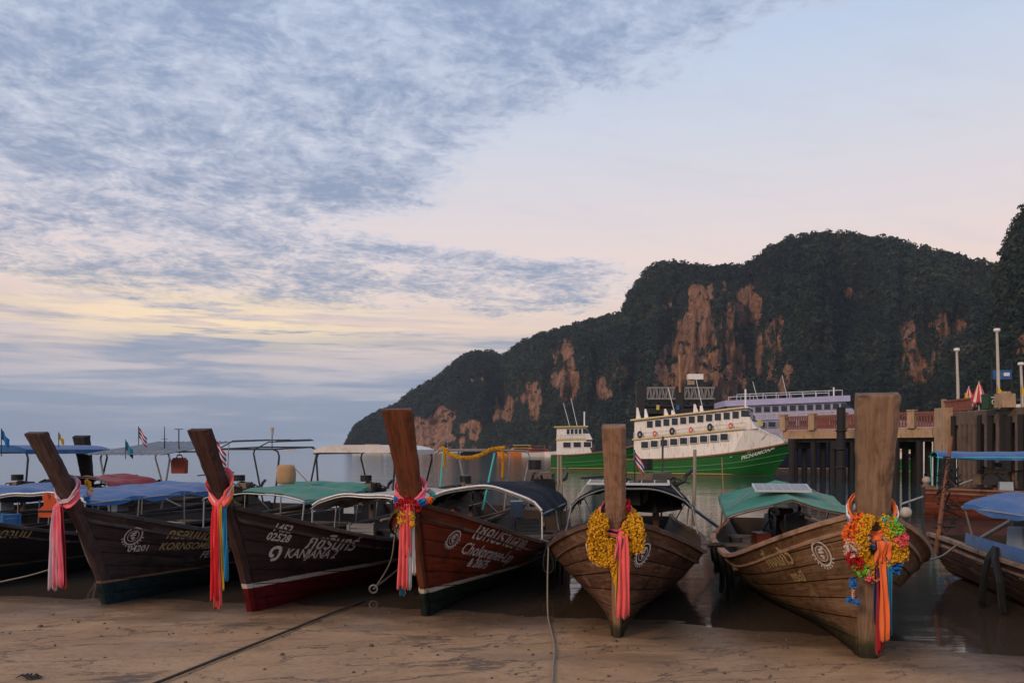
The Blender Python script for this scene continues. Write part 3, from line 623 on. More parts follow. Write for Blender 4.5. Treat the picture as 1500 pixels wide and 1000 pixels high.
def hull_text(b, body, size, y, z, s, mat, slope=0.0, bold=.004, shear=.15, off=.014, rev=None, name='lettering'):
    # text runs along the arc length of the hull side at its own height
    ya = [k * .02 for k in range(360)]; arc_ = [0.0]
    for k in range(359): arc_.append(arc_[-1] + (b.hyz(ya[k + 1] + b.ys(z), z, s) - b.hyz(ya[k] + b.ys(z), z, s)).length)
    a0 = np.interp(y, ya, arc_)
    def fn(tx, ty):
        a = a0 + tx if s > 0 else a0 - tx
        return b.hyz(float(np.interp(a, arc_, ya)) + b.ys(z), z + ty - slope * tx, s, off)
    return text_mesh(body, size, fn, name, mat, b.hull, bold, shear)
def hull_emblem(b, y, z, s, r, mat, off=.014):
    """round painted registration seal with a scalloped rim"""
    ya = [k * .02 for k in range(200)]; arc_ = [0.0]
    for k in range(199): arc_.append(arc_[-1] + (b.hyz(ya[k + 1] + b.ys(z), z, s) - b.hyz(ya[k] + b.ys(z), z, s)).length)
    a0 = np.interp(y, ya, arc_); hs = lambda dxx, dzz: b.hyz(float(np.interp(a0 + s * dxx, arc_, ya)) + b.ys(z), z + dzz, s, off)
    mb = MB(); P = lambda a, q: hs(q * math.cos(a), q * math.sin(a))
    n = 28
    for (r0, r1) in ((.80, .93), (.52, .58)):
        V = [P(2 * math.pi * k / n, r * r0) for k in range(n)] + [P(2 * math.pi * k / n, r * r1) for k in range(n)]
        mb.add(V, [(k, (k + 1) % n, n + (k + 1) % n, n + k) for k in range(n)])
    for k in range(0, 20):
        a = math.pi * (1.05 + .95 * k / 20) if True else 0
        if k % 2 == 0: mb.add([P(a, r * .98), P(a + .13, r * .98), P(a + .12, r * 1.14), P(a + .01, r * 1.14)], [(0, 1, 2, 3)])
    for (ax, az_, w, h, sl) in ((-.25, .2, .5, .12, .2), (-.32, .0, .55, .13, .1), (-.2, -.22, .42, .12, -.1), (.05, .3, .22, .16, .5), (-.05, -.40, .2, .1, .0)):
        q = lambda u, v_: hs(r * (ax + u * w), r * (az_ + v_ * h + sl * u * w))
        mb.add([q(0, 0), q(.5, -.2), q(1, 0), q(1, 1), q(.5, 1.2), q(0, 1)], [(0, 1, 2, 3, 4, 5)])
    return mb.build('painted_seal', mat, b.hull)

# ------------------------------------------------------------------ the row of boats
def wset(nm, c1, c2, rail, stem=None, **kw):
    p = wood('planks_' + nm, c1, c2, **kw); r = wood('rail_' + nm, tuple(x * .8 for x in rail), tuple(x * 1.3 for x in rail), .7, rand=.2)
    skw = {k: v for k, v in kw.items() if k in ('rough', 'spec', 'bottom', 'stripe', 'stripe_z', 'moss')}
    s1, s2 = stem or (c1, c2); return dict(plank=p, rail=r, stem=wood('post_' + nm, s1, s2, wear=.35, worn=kw.get('worn', (.3, .24, .19)), rand=.05, stretch=20, dist=.25, **skw))
W_dark = wset('dark', (.014, .011, .014), (.034, .026, .030), (.045, .038, .04), bottom=(.012, .02, .022), stripe_z=(.30, .33), stripe=(.12, .08, .05), wear=.25, worn=(.07, .055, .05))
W_b1 = wset('purple_brown', (.022, .015, .017), (.065, .045, .044), (.06, .052, .055), ((.035, .020, .022), (.095, .062, .058)), bottom=(.014, .030, .036), stripe_z=(.33, .36), stripe=(.22, .14, .08), wear=.45, worn=(.11, .085, .078), peel=.3)
W_b2 = wset('maroon_black', (.020, .010, .012), (.046, .024, .024), (.060, .038, .032), ((.030, .014, .014), (.080, .042, .038)), bottom=(.11, .006, .008), stripe_z=(.34, .40), stripe=(.46, .42, .38), wear=.35, worn=(.10, .055, .045))
W_b3 = wset('red_varnish', (.10, .012, .005), (.19, .030, .010), (.075, .032, .018), ((.080, .022, .011), (.155, .052, .024)), bottom=(.010, .018, .014), stripe_z=(.33, .385), stripe=(.48, .42, .34), wear=.2, worn=(.19, .075, .04), rough=.50, spec=.25, rand=.18)
W_b4 = wset('bare_brown', (.060, .026, .014), (.170, .085, .048), (.11, .060, .038), ((.19, .105, .064), (.33, .20, .132)), moss=.22, wear=.5, worn=(.22, .145, .10), peel=.5)
W_b5 = wset('golden_brown', (.090, .044, .020), (.20, .112, .056), (.28, .165, .105), ((.15, .090, .055), (.27, .175, .112)), moss=.24, wear=.4, worn=(.24, .165, .11), peel=.15)
W_b6 = wset('faded_red_brown', (.050, .022, .016), (.13, .070, .050), (.25, .175, .135), bottom=(.07, .010, .012), stripe_z=(.12, .15), stripe=(.13, .09, .06), wear=.5, worn=(.16, .10, .075), peel=.6)
W_b7 = wset('rust_red', (.13, .030, .018), (.22, .065, .035), (.20, .11, .075), wear=.3, worn=(.25, .12, .08))

bz = longtail('longtail boat cut by the left edge, under the blue roof beside the white tent', (-14.0, 11.5), 17, mats=W_dark, aft=dict(y0=7.0, y1=9.3, w=.95, z=2.04, mat=M_bluecloth), strakes=6, zt=2.3, lean=1.0)
ba = longtail('dark longtail boat with corrugated tin stern roof and small blue canopy, second from left edge', (-11.1, 11.2), 17, mats=W_dark, strakes=6, zt=2.3,
              canopy=dict(y0=2.9, y1=5.4, w=.98, ze=1.28, zt=1.40, mat=M_bluecloth, trim=M_white), aft=dict(y0=7.6, y1=9.4, w=1.0, z=2.02, mat=M_tin, style='tin', pmat=M_steel))
b0 = longtail('black hulled longtail with wide blue canopy, prow outside the left edge', (-8.55, 11.0), 17.5, mats=W_dark, strakes=7, zt=2.3, lean=1.0, B=1.1,
              canopy=dict(y0=2.2, y1=5.6, w=1.0, ze=1.26, zt=1.36, skew=.06, mat=M_bluecloth, trim=M_white, posts=4), aft=dict(y0=7.7, y1=9.3, w=.92, z=2.08, slope=.05), engine=dict(rz=.3))
b1 = longtail('weathered purple-brown longtail with pink sash and green rear canopy', (-5.38, 10.5), 16.5, mats=W_b1, zt=2.28, lean=1.12, zd=1.32, pw=(.17, .22, .30), B=1.08, post_bend=1.35,
              canopy=dict(y0=3.2, y1=5.6, w=1.0, ze=1.24, zt=1.34, skew=.10, mat=M_greencloth, posts=3), aft=dict(y0=6.9, y1=9.0, w=.95, z=2.02, mat=M_whitecloth))
b2 = longtail('dark maroon longtail with grey canopy and red painted bottom', (-3.28, 10.0), 18, mats=W_b2, zt=2.30, lean=1.0, zd=1.36, pw=(.15, .19, .29), B=1.08,
              canopy=dict(y0=2.9, y1=5.2, w=.98, ze=1.14, zt=1.34, mat=M_greycloth, trim=M_white, posts=4), aft=dict(y0=7.7, y1=9.2, w=.90, z=2.03, pmat=M_steel), engine=dict(red=True))
b3 = longtail('varnished red-brown longtail with tall dark prow and white lettering', (-1.06, 9.74), 12.5, L=7.9, mats=W_b3, zt=2.53, lean=1.0, zd=1.42, pw=(.10, .25, .345), pd=(.13, .11), B=1.12, zmid=.68, wid=.95, blen=.95,
              canopy=dict(y0=2.5, y1=5.0, w=1.0, ze=1.14, zt=1.50, mat=M_darkcloth, trim=M_white, posts=3), engine=dict(s=1.35, dz=.12, rz=.2, x=.38))
b4 = longtail('bare brown longtail with yellow marigold garland and pale squared prow post', (1.15, 8.56), 10.5, L=7.6, mats=W_b4, zt=2.29, lean=.68, zd=1.31, pw=(.12, .20, .24), pd=(.18, .20), B=1.15, zmid=.66, wid=1.0,
              canopy=dict(y0=4.4, y1=6.6, w=.98, ze=1.14, zt=1.46, mat=M_darkcloth, posts=3, panel=dict(w=1.35, x=-.05, t=.15, r=.06), pole=[(1.05, 5.6, .7, 2.05, .03, M_rope), (.5, 6.8, .7, 2.3, .02, M_dark)]), engine=dict(s=1.4, dz=.12, rz=-.5, x=.40), blen=.92)
b5 = longtail('broad golden-brown longtail with multicoloured garland and green canopy', (3.52, 7.79), 11.5, L=8.2, mats=W_b5, zt=2.58, lean=.40, zd=1.43, pw=(.24, .29, .385), pd=(.17, .20), B=1.30, zmid=.64, w0=.11, wid=1.15,
              canopy=dict(y0=4.9, y1=7.0, w=1.02, ze=.98, zt=1.26, mat=M_greencloth, posts=3, peak=True, pmat=M_rust, panel=dict(w=.92, x=-.05, t=.45, r=.16), droop=.03, skew=.22), engine=dict(s=1.1, dz=-.30, rz=.2, red=True), blen=.98)
b6 = longtail('faded red-brown longtail with blue canopy and blue side curtain at right edge', (6.95, 4.3), 3, L=8.3, dz=-.10, mats=W_b6, zt=2.4, lean=.8, zmid=.68, B=1.15,
              canopy=dict(y0=3.0, y1=6.6, w=1.0, ze=1.34, zt=1.50, mat=M_bluecloth, trim=M_white, posts=3, side=dict(s=-1, y0=2.6, y1=6.9, h=.22, mat=M_bluecloth)), engine=dict(s=1.15, dz=.1))
b7 = longtail('rust-red longtail with high blue awning and white lettering moored behind the right edge boat', (20.9, 20.6), -68, L=9.0, mats=W_b7, zt=2.4, zmid=.95, zd=1.5, dz=.0, strakes=5,
              canopy=dict(y0=3.0, y1=8.7, w=.95, ze=1.98, zt=2.12, mat=M_bluecloth, posts=3, pmat=M_turq))
b8 = longtail('dark squared longtail prow standing up behind the blue roofed boats on the left', (-11.2, 21.0), 4, mats=W_dark, zt=2.5, zmid=.62, zd=1.2, lean=.5, pw=(.2, .26, .42), pd=(.2, .22), strakes=5, dz=.5)
for bb in (b7, b8): bb.root.location.z = -.12

# ------------------------------------------------------------------ sashes, garlands, lettering
def bw(b, p): return b.root.location + Matrix.Rotation(b.root.rotation_euler.z, 3, 'Z') @ Vector(p)
def ribbon(mb, pts, widths, sides, thick=.006, folds=3.0, amp=.014, m=10, ph=0.0):
    pts = [Vector(p) for p in pts]; rings = []
    for i, p in enumerate(pts):
        t = (pts[min(i + 1, len(pts) - 1)] - pts[max(i - 1, 0)]).normalized(); s = Vector(sides[i] if isinstance(sides, list) else sides); s = (s - t * s.dot(t)).normalized(); n = t.cross(s)
        w = widths[i] if isinstance(widths, list) else widths; fr = []; bk = []
        for k in range(m + 1):
            u = k / m; fr_ = i / max(len(pts) - 1, 1); o = amp * (.55 + .6 * fr_) * (math.sin(u * folds * 2 * math.pi + ph + 1.1 * math.sin(i * .7 + ph)) + .45 * math.sin(u * folds * 4.7 * math.pi + i * .8)); q = p + s * w * (u - .5) + n * o + (t * (.022 * math.sin(k * 2.9 + ph * 3) + .015 * math.sin(k * 7.1)) if (i == len(pts) - 1 and len(pts) == 9) else Vector((0, 0, 0)))
            fr.append(q + n * thick / 2); bk.append(q - n * thick / 2)
        rings.append(fr + bk[::-1])
    mb.loft(rings)
def pompom(mb, c, r, rs, n=14):
    V = []; Fc = []
    for k in range(n):
        d_ = rs.normal(size=3); d_ /= np.linalg.norm(d_); a = np.cross(d_, rs.normal(size=3)); a /= np.linalg.norm(a); b_ = np.cross(d_, a)
        q = np.array(c) + d_ * r * .72; w = r * .48; i = len(V)
        V += [tuple(q + a * w), tuple(q + b_ * w * .7 + d_ * r * .3), tuple(q - a * w), tuple(q - b_ * w * .7 + d_ * r * .25)]; Fc.append((i, i + 1, i + 2, i + 3))
    mb.add(V, Fc)
def spline(P, n):
    P = [Vector(p) for p in P]; out = []
    for k in range(n + 1):
        t = k / n * (len(P) - 1); i = min(int(t), len(P) - 2); f = t - i
        p0, p1, p2, p3 = P[max(i - 1, 0)], P[i], P[i + 1], P[min(i + 2, len(P) - 1)]
        out.append(.5 * ((2 * p1) + (p2 - p0) * f + (2 * p0 - 5 * p1 + 4 * p2 - p3) * f * f + (3 * p1 - p0 - 3 * p2 + p3) * f ** 3))
    return out
C_coral = cloth('coral_satin', (.82, .13, .13), .15); C_red = cloth('scarlet_satin', (.70, .022, .03), .15); C_pink = cloth('pink_satin', (.85, .16, .22), .15); C_pale = cloth('pale_lilac_gauze', (.55, .40, .48), .15)
C_yel = cloth('yellow_ribbon', (.72, .45, .03), .15); C_blue = cloth('blue_ribbon', (.02, .22, .42), .15); C_wht = cloth('white_ribbon', (.72, .68, .70), .1); C_org = cloth('orange_ribbon', (.85, .18, .05), .15); C_nav = cloth('navy_ribbon', (.03, .035, .13), .2); C_drd = cloth('dark_red_ribbon', (.33, .015, .02), .2)
F_yel = paint('marigold_petals', (.70, .36, .012), .8, .35, 30); F_org = paint('orange_petals', (.85, .17, .02), .8, .3, 30); F_red = paint('red_petals', (.45, .006, .012), .8, .3, 30); F_blu = paint('blue_petals', (.01, .16, .50), .8, .3, 30)
F_grn = paint('green_petals', (.16, .50, .05), .8, .3, 30); F_pnk = paint('pink_petals', (.85, .12, .16), .8, .3, 30); F_wht = paint('pale_petals', (.62, .45, .40), .8, .3, 30); F_tea = paint('teal_petals', (.03, .40, .34), .8, .3, 30)

def sash(b, label, zk, hw, hd, loops, strips, yoff=0.0, xk=0.0, tilt=.16):
    """cloth looped round the prow post, knotted in front, tails hanging free. hw/hd: half width and depth of the post there"""
    yk = b.ys(zk) - hd - .05 + yoff; loc = bw(b, (0, b.ys(zk), zk)); r = thing('sash', label, 'sash', loc, b.root.rotation_euler.z, 'ribbon sashes tied round the prows')
    for (mt, dz, w, ph) in loops:
        pts = []; sd = []
        for k in range(17):
            a = -math.pi / 2 + 2 * math.pi * k / 16; rise = tilt * 2 * ((1 + math.sin(a)) / 2) ** .8 + dz; lx = (hw + .035) * math.cos(a) * 1.12; ly = (hd + .035) * math.sin(a) * 1.1
            ly += b.ys(zk + rise) - b.ys(zk)
            if k in (0, 16): lx += xk
            pts.append((lx, ly, rise)); sd.append((math.cos(a) * .25, 0, 1))
        mb = MB(); ribbon(mb, pts, w, sd, .012, 1.5, .010, 6, ph); mb.build('wrap', mt, r, True)
    y0 = yk - b.ys(zk); mb = MB(); mb.ball((xk, y0 - .01, .0), .055, 9, 6, (1, .8, .85)); mb.build('knot', loops[0][0], r, True)
    wk = .72 if b in (b1, b2) else .85
    for (mt, x0, x1, w0, w1, ln, fo, ph, yy) in strips:
        x0, x1 = x0 * wk, x1 * wk
        n = 9; pts = []; ws = []
        for k in range(n):
            t = k / (n - 1); pts.append((xk + lerp(x0, x1, t) + .008 * math.sin(4 * t + ph), y0 - .02 - yy - .02 * math.sin(3 * t + ph), -ln * t)); ws.append(wk * lerp(w0, w1, t ** .6) * (1 + .04 * math.sin(9 * t + ph)))
        mb = MB(); ribbon(mb, pts, ws, (1, .12, 0), .008, fo, .018, 14, ph); mb.build('ribbon_tail', mt, r, True)
    return r
sash(b1, 'pale lilac and coral pink sash on the purple-brown prow', 1.38, .11, .09, [(C_pink, 0, .09, 0), (C_pale, .05, .05, 1)], [(C_pale, -.05, -.10, .08, .20, 1.04, 2.5, 0, .0), (C_pink, .03, .03, .09, .21, 1.00, 2, 1, .012), (C_drd, .09, .12, .04, .09, 1.03, 1, 2, -.012)], xk=-.10)
sash(b2, 'bright coral red sash with yellow and blue ribbon behind it, on the maroon prow', 1.42, .10, .09, [(C_coral, 0, .11, 0), (C_wht, -.02, .06, 1), (C_yel, -.07, .03, 2)], [(C_red, -.02, -.03, .10, .15, 1.12, 2, 0, .02), (C_coral, .00, .00, .08, .13, 1.22, 2.5, 1, .0), (C_yel, .07, .09, .03, .05, 1.00, 1, 2, -.01), (C_blue, .11, .15, .06, .08, .88, 1, 0, -.03)], xk=.0, tilt=.20)
sash(b3, 'coral sash with white ribbon and blue tip on the red-brown prow', 1.46, .125, .075, [(C_pink, 0, .07, 0)], [(C_coral, -.02, -.05, .09, .16, .98, 2.5, 0, .02), (C_coral, .02, .02, .08, .11, .62, 2, 1, .035), (C_wht, .08, .09, .05, .08, .82, 2, 2, .0), (C_wht, .03, .04, .04, .06, .98, 1, 0, -.01), (C_blue, -.05, -.06, .03, .09, 1.06, 1, 1, -.02)], tilt=.15, xk=-.02)
sash(b4, 'long coral sash with yellow edge knotted over the marigold garland', 1.19, .10, .11, [(C_coral, .0, .075, 0), (C_yel, -.03, .03, 1), (C_nav, .01, .03, 2)], [(C_coral, .01, .01, .10, .15, .82, 2.2, 0, .09), (C_pink, -.05, -.05, .06, .07, .22, 1, 1, .11), (C_yel, -.045, -.06, .03, .045, .80, 1, 2, .08)], tilt=.17, xk=.08, yoff=-.02)
sash(b5, 'orange, navy and teal ribbons hanging below the multicoloured garland', 1.22, .15, .10, [(C_org, .04, .06, 0), (C_blue, -.06, .10, 1), (C_wht, -.03, .14, 2)], [(C_org, .0, .05, .08, .09, .92, 1.5, 0, .11), (C_blue, .06, .10, .07, .08, .90, 2, 1, .09), (C_nav, -.02, .0, .07, .10, .78, 2, 2, .08), (C_drd, -.02, .01, .05, .075, 1.06, 1, 0, .06), (C_org, -.02, -.03, .07, .08, .20, 1, 1, .15), (C_org, .06, .07, .07, .08, .17, 1, 2, .15)], tilt=.20, xk=.02, yoff=.0)

def garland(b, label, strands, zk):
    """strands: (material, path points in x,dy,z about the post, bead radius, rows)"""
    r = thing('flower_garland', label, 'garland', bw(b, (0, b.ys(zk), zk)), b.root.rotation_euler.z, 'flower garlands on the prows'); rs = np.random.RandomState(len(label))
    for (mt, path, rad, bead) in strands:
        if b is b4: path = [(x * .86, y_, z * .95) for x, y_, z in path]
        pl = spline(path, 60); tot = sum((pl[i + 1] - pl[i]).length for i in range(60)); n = max(3, int(tot / (bead * .85))); mb = MB()
        for k in range(n):
            p = pl[int(k / max(n - 1, 1) * 60)]
            for q in range(4 if rad > bead else 1):
                j = rs.normal(size=3) * .35; a = 2 * math.pi * (q + .5 * (k % 2)) / 4
                e = rad if rad > bead else 0
                pompom(mb, (p.x + e * math.cos(a) * 1.05 + j[0] * bead * .4, p.y + e * math.sin(a) * .5 + j[1] * bead * .3, p.z + e * math.sin(a) * .8 + j[2] * bead * .4), bead * (1.2 + .15 * j[0]), rs, 16)
        mb.build('flower_string', mt, r)
    return r
fy = -.20
garland(b4, 'thick yellow marigold garland draped round the bare brown prow', [
    (F_yel, [(-.03, .12, .16), (-.16, .02, .17), (-.235, fy, .06), (-.245, fy, -.12), (-.235, fy, -.26), (-.15, fy, -.33), (-.08, fy, -.30)], .048, .03),
    (F_yel, [(-.15, fy, .10), (-.165, fy, -.05), (-.15, fy, -.16)], .045, .03),
    (F_yel, [(.05, .12, .17), (.17, .02, .16), (.25, fy, .06), (.27, fy, -.08), (.25, fy, -.19)], .045, .03),
    (F_yel, [(.17, fy, .06), (.17, fy, -.08), (.12, fy, -.22), (.085, fy, -.38), (.06, fy, -.52)], .045, .03),
    (F_yel, [(-.03, fy, -.14), (-.02, fy, -.30), (.03, fy, -.46), (.06, fy, -.56)], .035, .028),
    (F_red, [(.13, -.10, .30), (.15, -.12, .24)], .01, .035)], 1.24)
def arc(cx, cz, rx, rz, a0, a1, y, n=7): rx, rz = rx * .76, rz * .82; return [(cx + rx * math.sin(R(lerp(a0, a1, k / (n - 1)))), y - .03 * math.sin(k), cz - rz * math.cos(R(lerp(a0, a1, k / (n - 1))))) for k in range(n)]
g5 = -.20; X5, Z5 = .00, -.06
garland(b5, 'ring garland of orange, red, green, pink, blue and yellow flowers on the broad brown prow', [
    (F_yel, arc(X5, Z5 + .06, .185, .27, -150, 150, g5 - .03, 13), .038, .028),
    (F_org, arc(X5 - .01, Z5 + .02, .285, .33, -145, -100, g5), .05, .034), (F_wht, arc(X5, Z5, .275, .33, -98, -76, g5), .045, .032), (F_red, arc(X5, Z5, .265, .33, -72, -46, g5), .05, .034),
    (F_grn, arc(X5, Z5, .25, .33, -42, -24, g5), .048, .034), (F_pnk, arc(X5, Z5, .25, .33, -18, -4, g5), .048, .034), (F_yel, arc(X5, Z5, .25, .33, 2, 32, g5), .046, .032), (F_blu, arc(X5, Z5, .265, .32, 38, 64, g5), .05, .034),
    (F_yel, arc(X5, Z5, .275, .32, 68, 98, g5), .048, .032), (F_pnk, arc(X5, Z5, .285, .33, 100, 118, g5), .042, .030), (F_grn, arc(X5, Z5, .28, .34, 122, 145, g5), .045, .032), (F_tea, arc(X5, Z5, .24, .33, 148, 160, g5), .03, .03),
    (F_blu, [(-.20, g5, -.40), (-.21, g5 - .01, -.42)], .01, .035), (F_wht, [(-.205, g5, -.44), (-.205, g5, -.56)], .006, .012), (F_blu, [(-.235, g5, -.585), (-.175, g5, -.585)], .008, .032)], 1.22)
garland(b3, 'small red and yellow flower bunch with blue and orange beads on the tall red-brown prow', [
    (F_red, [(-.09, -.15, -.02), (.00, -.17, .0), (.09, -.15, -.04)], .045, .034), (F_yel, [(-.09, -.17, -.11), (-.085, -.17, -.22)], .035, .036), (F_yel, [(.05, -.17, -.13), (.06, -.17, -.26)], .035, .036), (F_yel, [(-.03, -.19, -.12), (.0, -.19, -.2)], .03, .034),
    (F_blu, [(.14, -.12, .0), (.17, -.10, .01)], .02, .04), (F_org, [(.21, -.06, .02), (.23, -.04, .03)], .02, .04), (F_tea, [(.25, .0, .06), (.24, .04, .08)], .02, .036), (F_wht, [(.22, .06, .11), (.16, .1, .14)], .02, .03), (F_blu, [(-.15, -.10, .02), (-.17, -.08, .04)], .02, .036), (F_org, [(-.19, -.02, .06), (-.19, .02, .1)], .02, .034), (F_wht, [(-.18, .06, .12), (-.1, .12, .15)], .02, .03)], 1.47)
garland(b1, 'little yellow and white flower bunch behind the purple-brown prow post', [(F_yel, [(.12, .10, .26), (.14, .12, .16)], .03, .035), (F_wht, [(.17, .08, .12), (.19, .06, .06)], .02, .03), (F_blu, [(.15, .05, .06), (.17, .04, .03)], .01, .03)], 1.42)

hull_emblem(b3, .36, .98, 1, .115, M_letter); hull_text(b3, 'โชคปรานีลาภ', .29, .60, .97, 1, M_letter, .22, .002, .25)
hull_text(b3, 'Chokpranee-Lap', .215, .47, .78, 1, M_letter, .21, .002, .3); hull_text(b3, '& 20675', .155, .66, .58, 1, M_letter, .20, .004, .2)
hull_text(b3, 'โชคปรานี', .19, .95, .86, -1, M_letter, -.20, .005, .1); hull_text(b3, 'Chokpranee', .13, .85, .70, -1, M_letter, -.20, .004, .1); hull_emblem(b3, .30, 1.08, -1, .07, M_letter)
hull_text(b2, '1452', .14, .34, 1.06, 1, M_letter, .20, .003, .25); hull_text(b2, '02528', .14, .25, .95, 1, M_letter, .20, .003, .25); hull_text(b2, '๑', .40, .20, .66, 1, M_letter, .0, .004, .1)
hull_text(b2, 'ภุชรินทร์', .27, .75, .78, 1, M_letter, .14, .005, .2); hull_text(b2, 'KANJANA 2', .17, .46, .68, 1, M_letter, .12, .003, .15)
hull_emblem(b1, .42, .93, 1, .13, M_letter); hull_text(b1, '04201', .12, .30, .72, 1, M_letter, .05, .002, .1); hull_text(b1, 'กรสมบัติ', .20, .80, .86, 1, M_letter_y, .12, .005, .15); hull_text(b1, 'KORNSOMBAT. MANCHOK', .145, .70, .70, 1, M_letter_y, .08, .003, .15); hull_text(b1, 'FE9 200', .15, 1.3, .50, 1, M_letter, .04, .003, .1)
hull_emblem(b4, .26, .93, 1, .13, M_letter_b); hull_emblem(b4, .26, .93, -1, .13, M_letter_b)
hull_emblem(b5, .36, 1.00, -1, .14, M_letter); hull_text(b5, 'กิ่งแก้ว', .22, 1.30, .70, -1, M_letter_y, -.22, .005, -.1); hull_text(b5, 'กระบี่', .14, .95, .60, -1, M_letter_y, -.2, .003, -.1)
hull_emblem(b5, .36, 1.0, 1, .13, M_letter)
hull_text(b7, 'สมบูรณ์ทรัพย์', .30, 4.6, .82, -1, M_letter_b, 0, .006, .1); hull_text(b7, 'LUNGDAM', .26, 4.5, .50, -1, M_letter_b, 0, .006, .1); hull_text(b7, '4521', .24, 2.2, .62, -1, M_letter_b, 0, .005, .1)
hull_text(b0, 'อันดามัน', .2, 1.0, .8, 1, M_letter_y, .1, .003, .1)

# ------------------------------------------------------------------ ropes and loose gear
def rope(label, pts, r=.014, mat=None, ground=False, n=26):
    pl = spline(pts, n)
    if ground: pl = [Vector((p.x, p.y, sandh(p.x, p.y) + r + .006)) for p in pl]
    pl = [Vector((p.x, p.y, max(p.z, sandh(p.x, p.y) + r + .008))) for p in pl]
    o = Vector(pl[0]); mb = MB(); mb.tube([p - o for p in pl], r, 6); return mb.build('mooring_rope', mat or M_rope, None, True, loc=o, label=label, category='rope', group='mooring ropes')
AN = Vector((-1.95, 11.05, .05))
rope('thick rope from the maroon boat gunwale down to the anchor ring', [bw(b2, b2.hp(3.0, 1.0, 1, .03)), bw(b2, b2.hp(3.0, 1.0, 1, .06)).lerp(AN, .5) + Vector((0, 0, -.03)), AN + Vector((0, 0, .06))], .016)
rope('rope hanging from the left gunwale of the red-brown boat to the anchor ring', [bw(b3, b3.hp(1.5, 1.0, -1, .03)), bw(b3, b3.hp(1.5, 1.0, -1, .10)) + Vector((0, 0, -.4)), AN + Vector((.02, 0, .07))], .012)
rope('dark taut rope lying diagonally across the sand', [AN, Vector((-2.3, 9.4, 0)), Vector((-2.62, 7.8, 0)), Vector((-2.86, 6.6, 0)), Vector((-3.1, 5.4, 0)), Vector((-3.5, 3.0, 0))], .013, M_rope_d, True, 60)
q4 = bw(b4, b4.hp(1.6, 1.0, -1, .03))
rope('grey rope from the marigold boat running straight down the sand towards the viewer', [q4, Vector((q4.x - .03, q4.y - .35, .40)), Vector((q4.x * .92, q4.y - .75, sandh(q4.x, q4.y - .75) + .012)), Vector((.43, 8.0, sandh(.43, 8.0) + .012)), Vector((.365, 7.0, sandh(.365, 7.0) + .012)), Vector((.29, 5.8, sandh(.29, 5.8) + .012)), Vector((.12, 3.0, sandh(.12, 3.0) + .012))], .010, M_rope, n=60)
rope('rope sagging from the red-brown boat to the marigold boat', [bw(b3, b3.hp(2.2, 1.0, 1, .02)) + Vector((0, 0, .04)), bw(b3, b3.hp(2.6, 1.0, 1, .10)) + Vector((.1, -.1, -.06)), q4.lerp(bw(b3, b3.hp(2.6, 1, 1, .1)), .35) + Vector((0, 0, -.10)), q4], .014)
lp = bw(b3, b3.hp(2.5, 1.0, 1, .05))
rope('loop of rope hanging on the lettered side of the red-brown boat', [lp, lp + Vector((-.06, -.02, -.25)), lp + Vector((-.05, -.03, -.42)), lp + Vector((.03, -.03, -.46)), lp + Vector((.09, -.02, -.38)), lp + Vector((.06, 0, -.2)), lp + Vector((.01, 0, 0))], .010)
q0 = bw(b0, b0.hp(2.2, 1.0, 1, .03))
rope('doubled rope drooping from the black hull at the left edge', [q0, q0 + Vector((.15, -.05, -.35)), q0 + Vector((.32, -.10, -.62)), q0 + Vector((.26, -.06, -.40)), q0 + Vector((.10, .0, -.02))], .013)
rope('thin line stretched low in front of the black hull at the left edge', [at(-40, 860, 10.6), at(40, 843, 10.8), at(84, 830, 11.0)], .010)
q5 = bw(b5, b5.hp(2.2, 1.0, 1, .02)); q6 = bw(b6, b6.hp(7.2, 1.0, -1, .02))
rope('pale rope tying the golden-brown boat to the boat at right edge', [q5, q5.lerp(q6, .5) + Vector((0, 0, -.05)), q6], .014)
rope('short rope hanging down the side of the maroon boat', [bw(b2, b2.hp(3.0, 1.0, 1, .05)), bw(b2, b2.hp(3.0, .6, 1, .06)), bw(b2, b2.hp(3.0, .25, 1, .08))], .010)
rope('coil of yellowish rope thrown over the maroon boat gunwale', [bw(b2, b2.hp(2.6, 1.0, 1, -.02)) + Vector((0, 0, .05)), bw(b2, b2.hp(2.9, 1, 1, .05)) + Vector((0, 0, .08)), bw(b2, b2.hp(3.3, 1, 1, -.05)) + Vector((0, 0, .06)), bw(b2, b2.hp(3.0, 1, 1, -.12)) + Vector((0, 0, .09)), bw(b2, b2.hp(2.7, 1, 1, .02)) + Vector((0, 0, .07)), bw(b2, b2.hp(3.5, 1, 1, .03)) + Vector((0, 0, .05))], .016, paint('straw_rope', (.40, .29, .13), .9, .3, 40))
mb = MB(); mb.torus((0, 0, .06), .055, .014, 'y', 16, 7); mb.build('ring', M_steel, thing('anchor_ring', 'iron mooring ring where the ropes meet on wet sand', 'ring', AN))

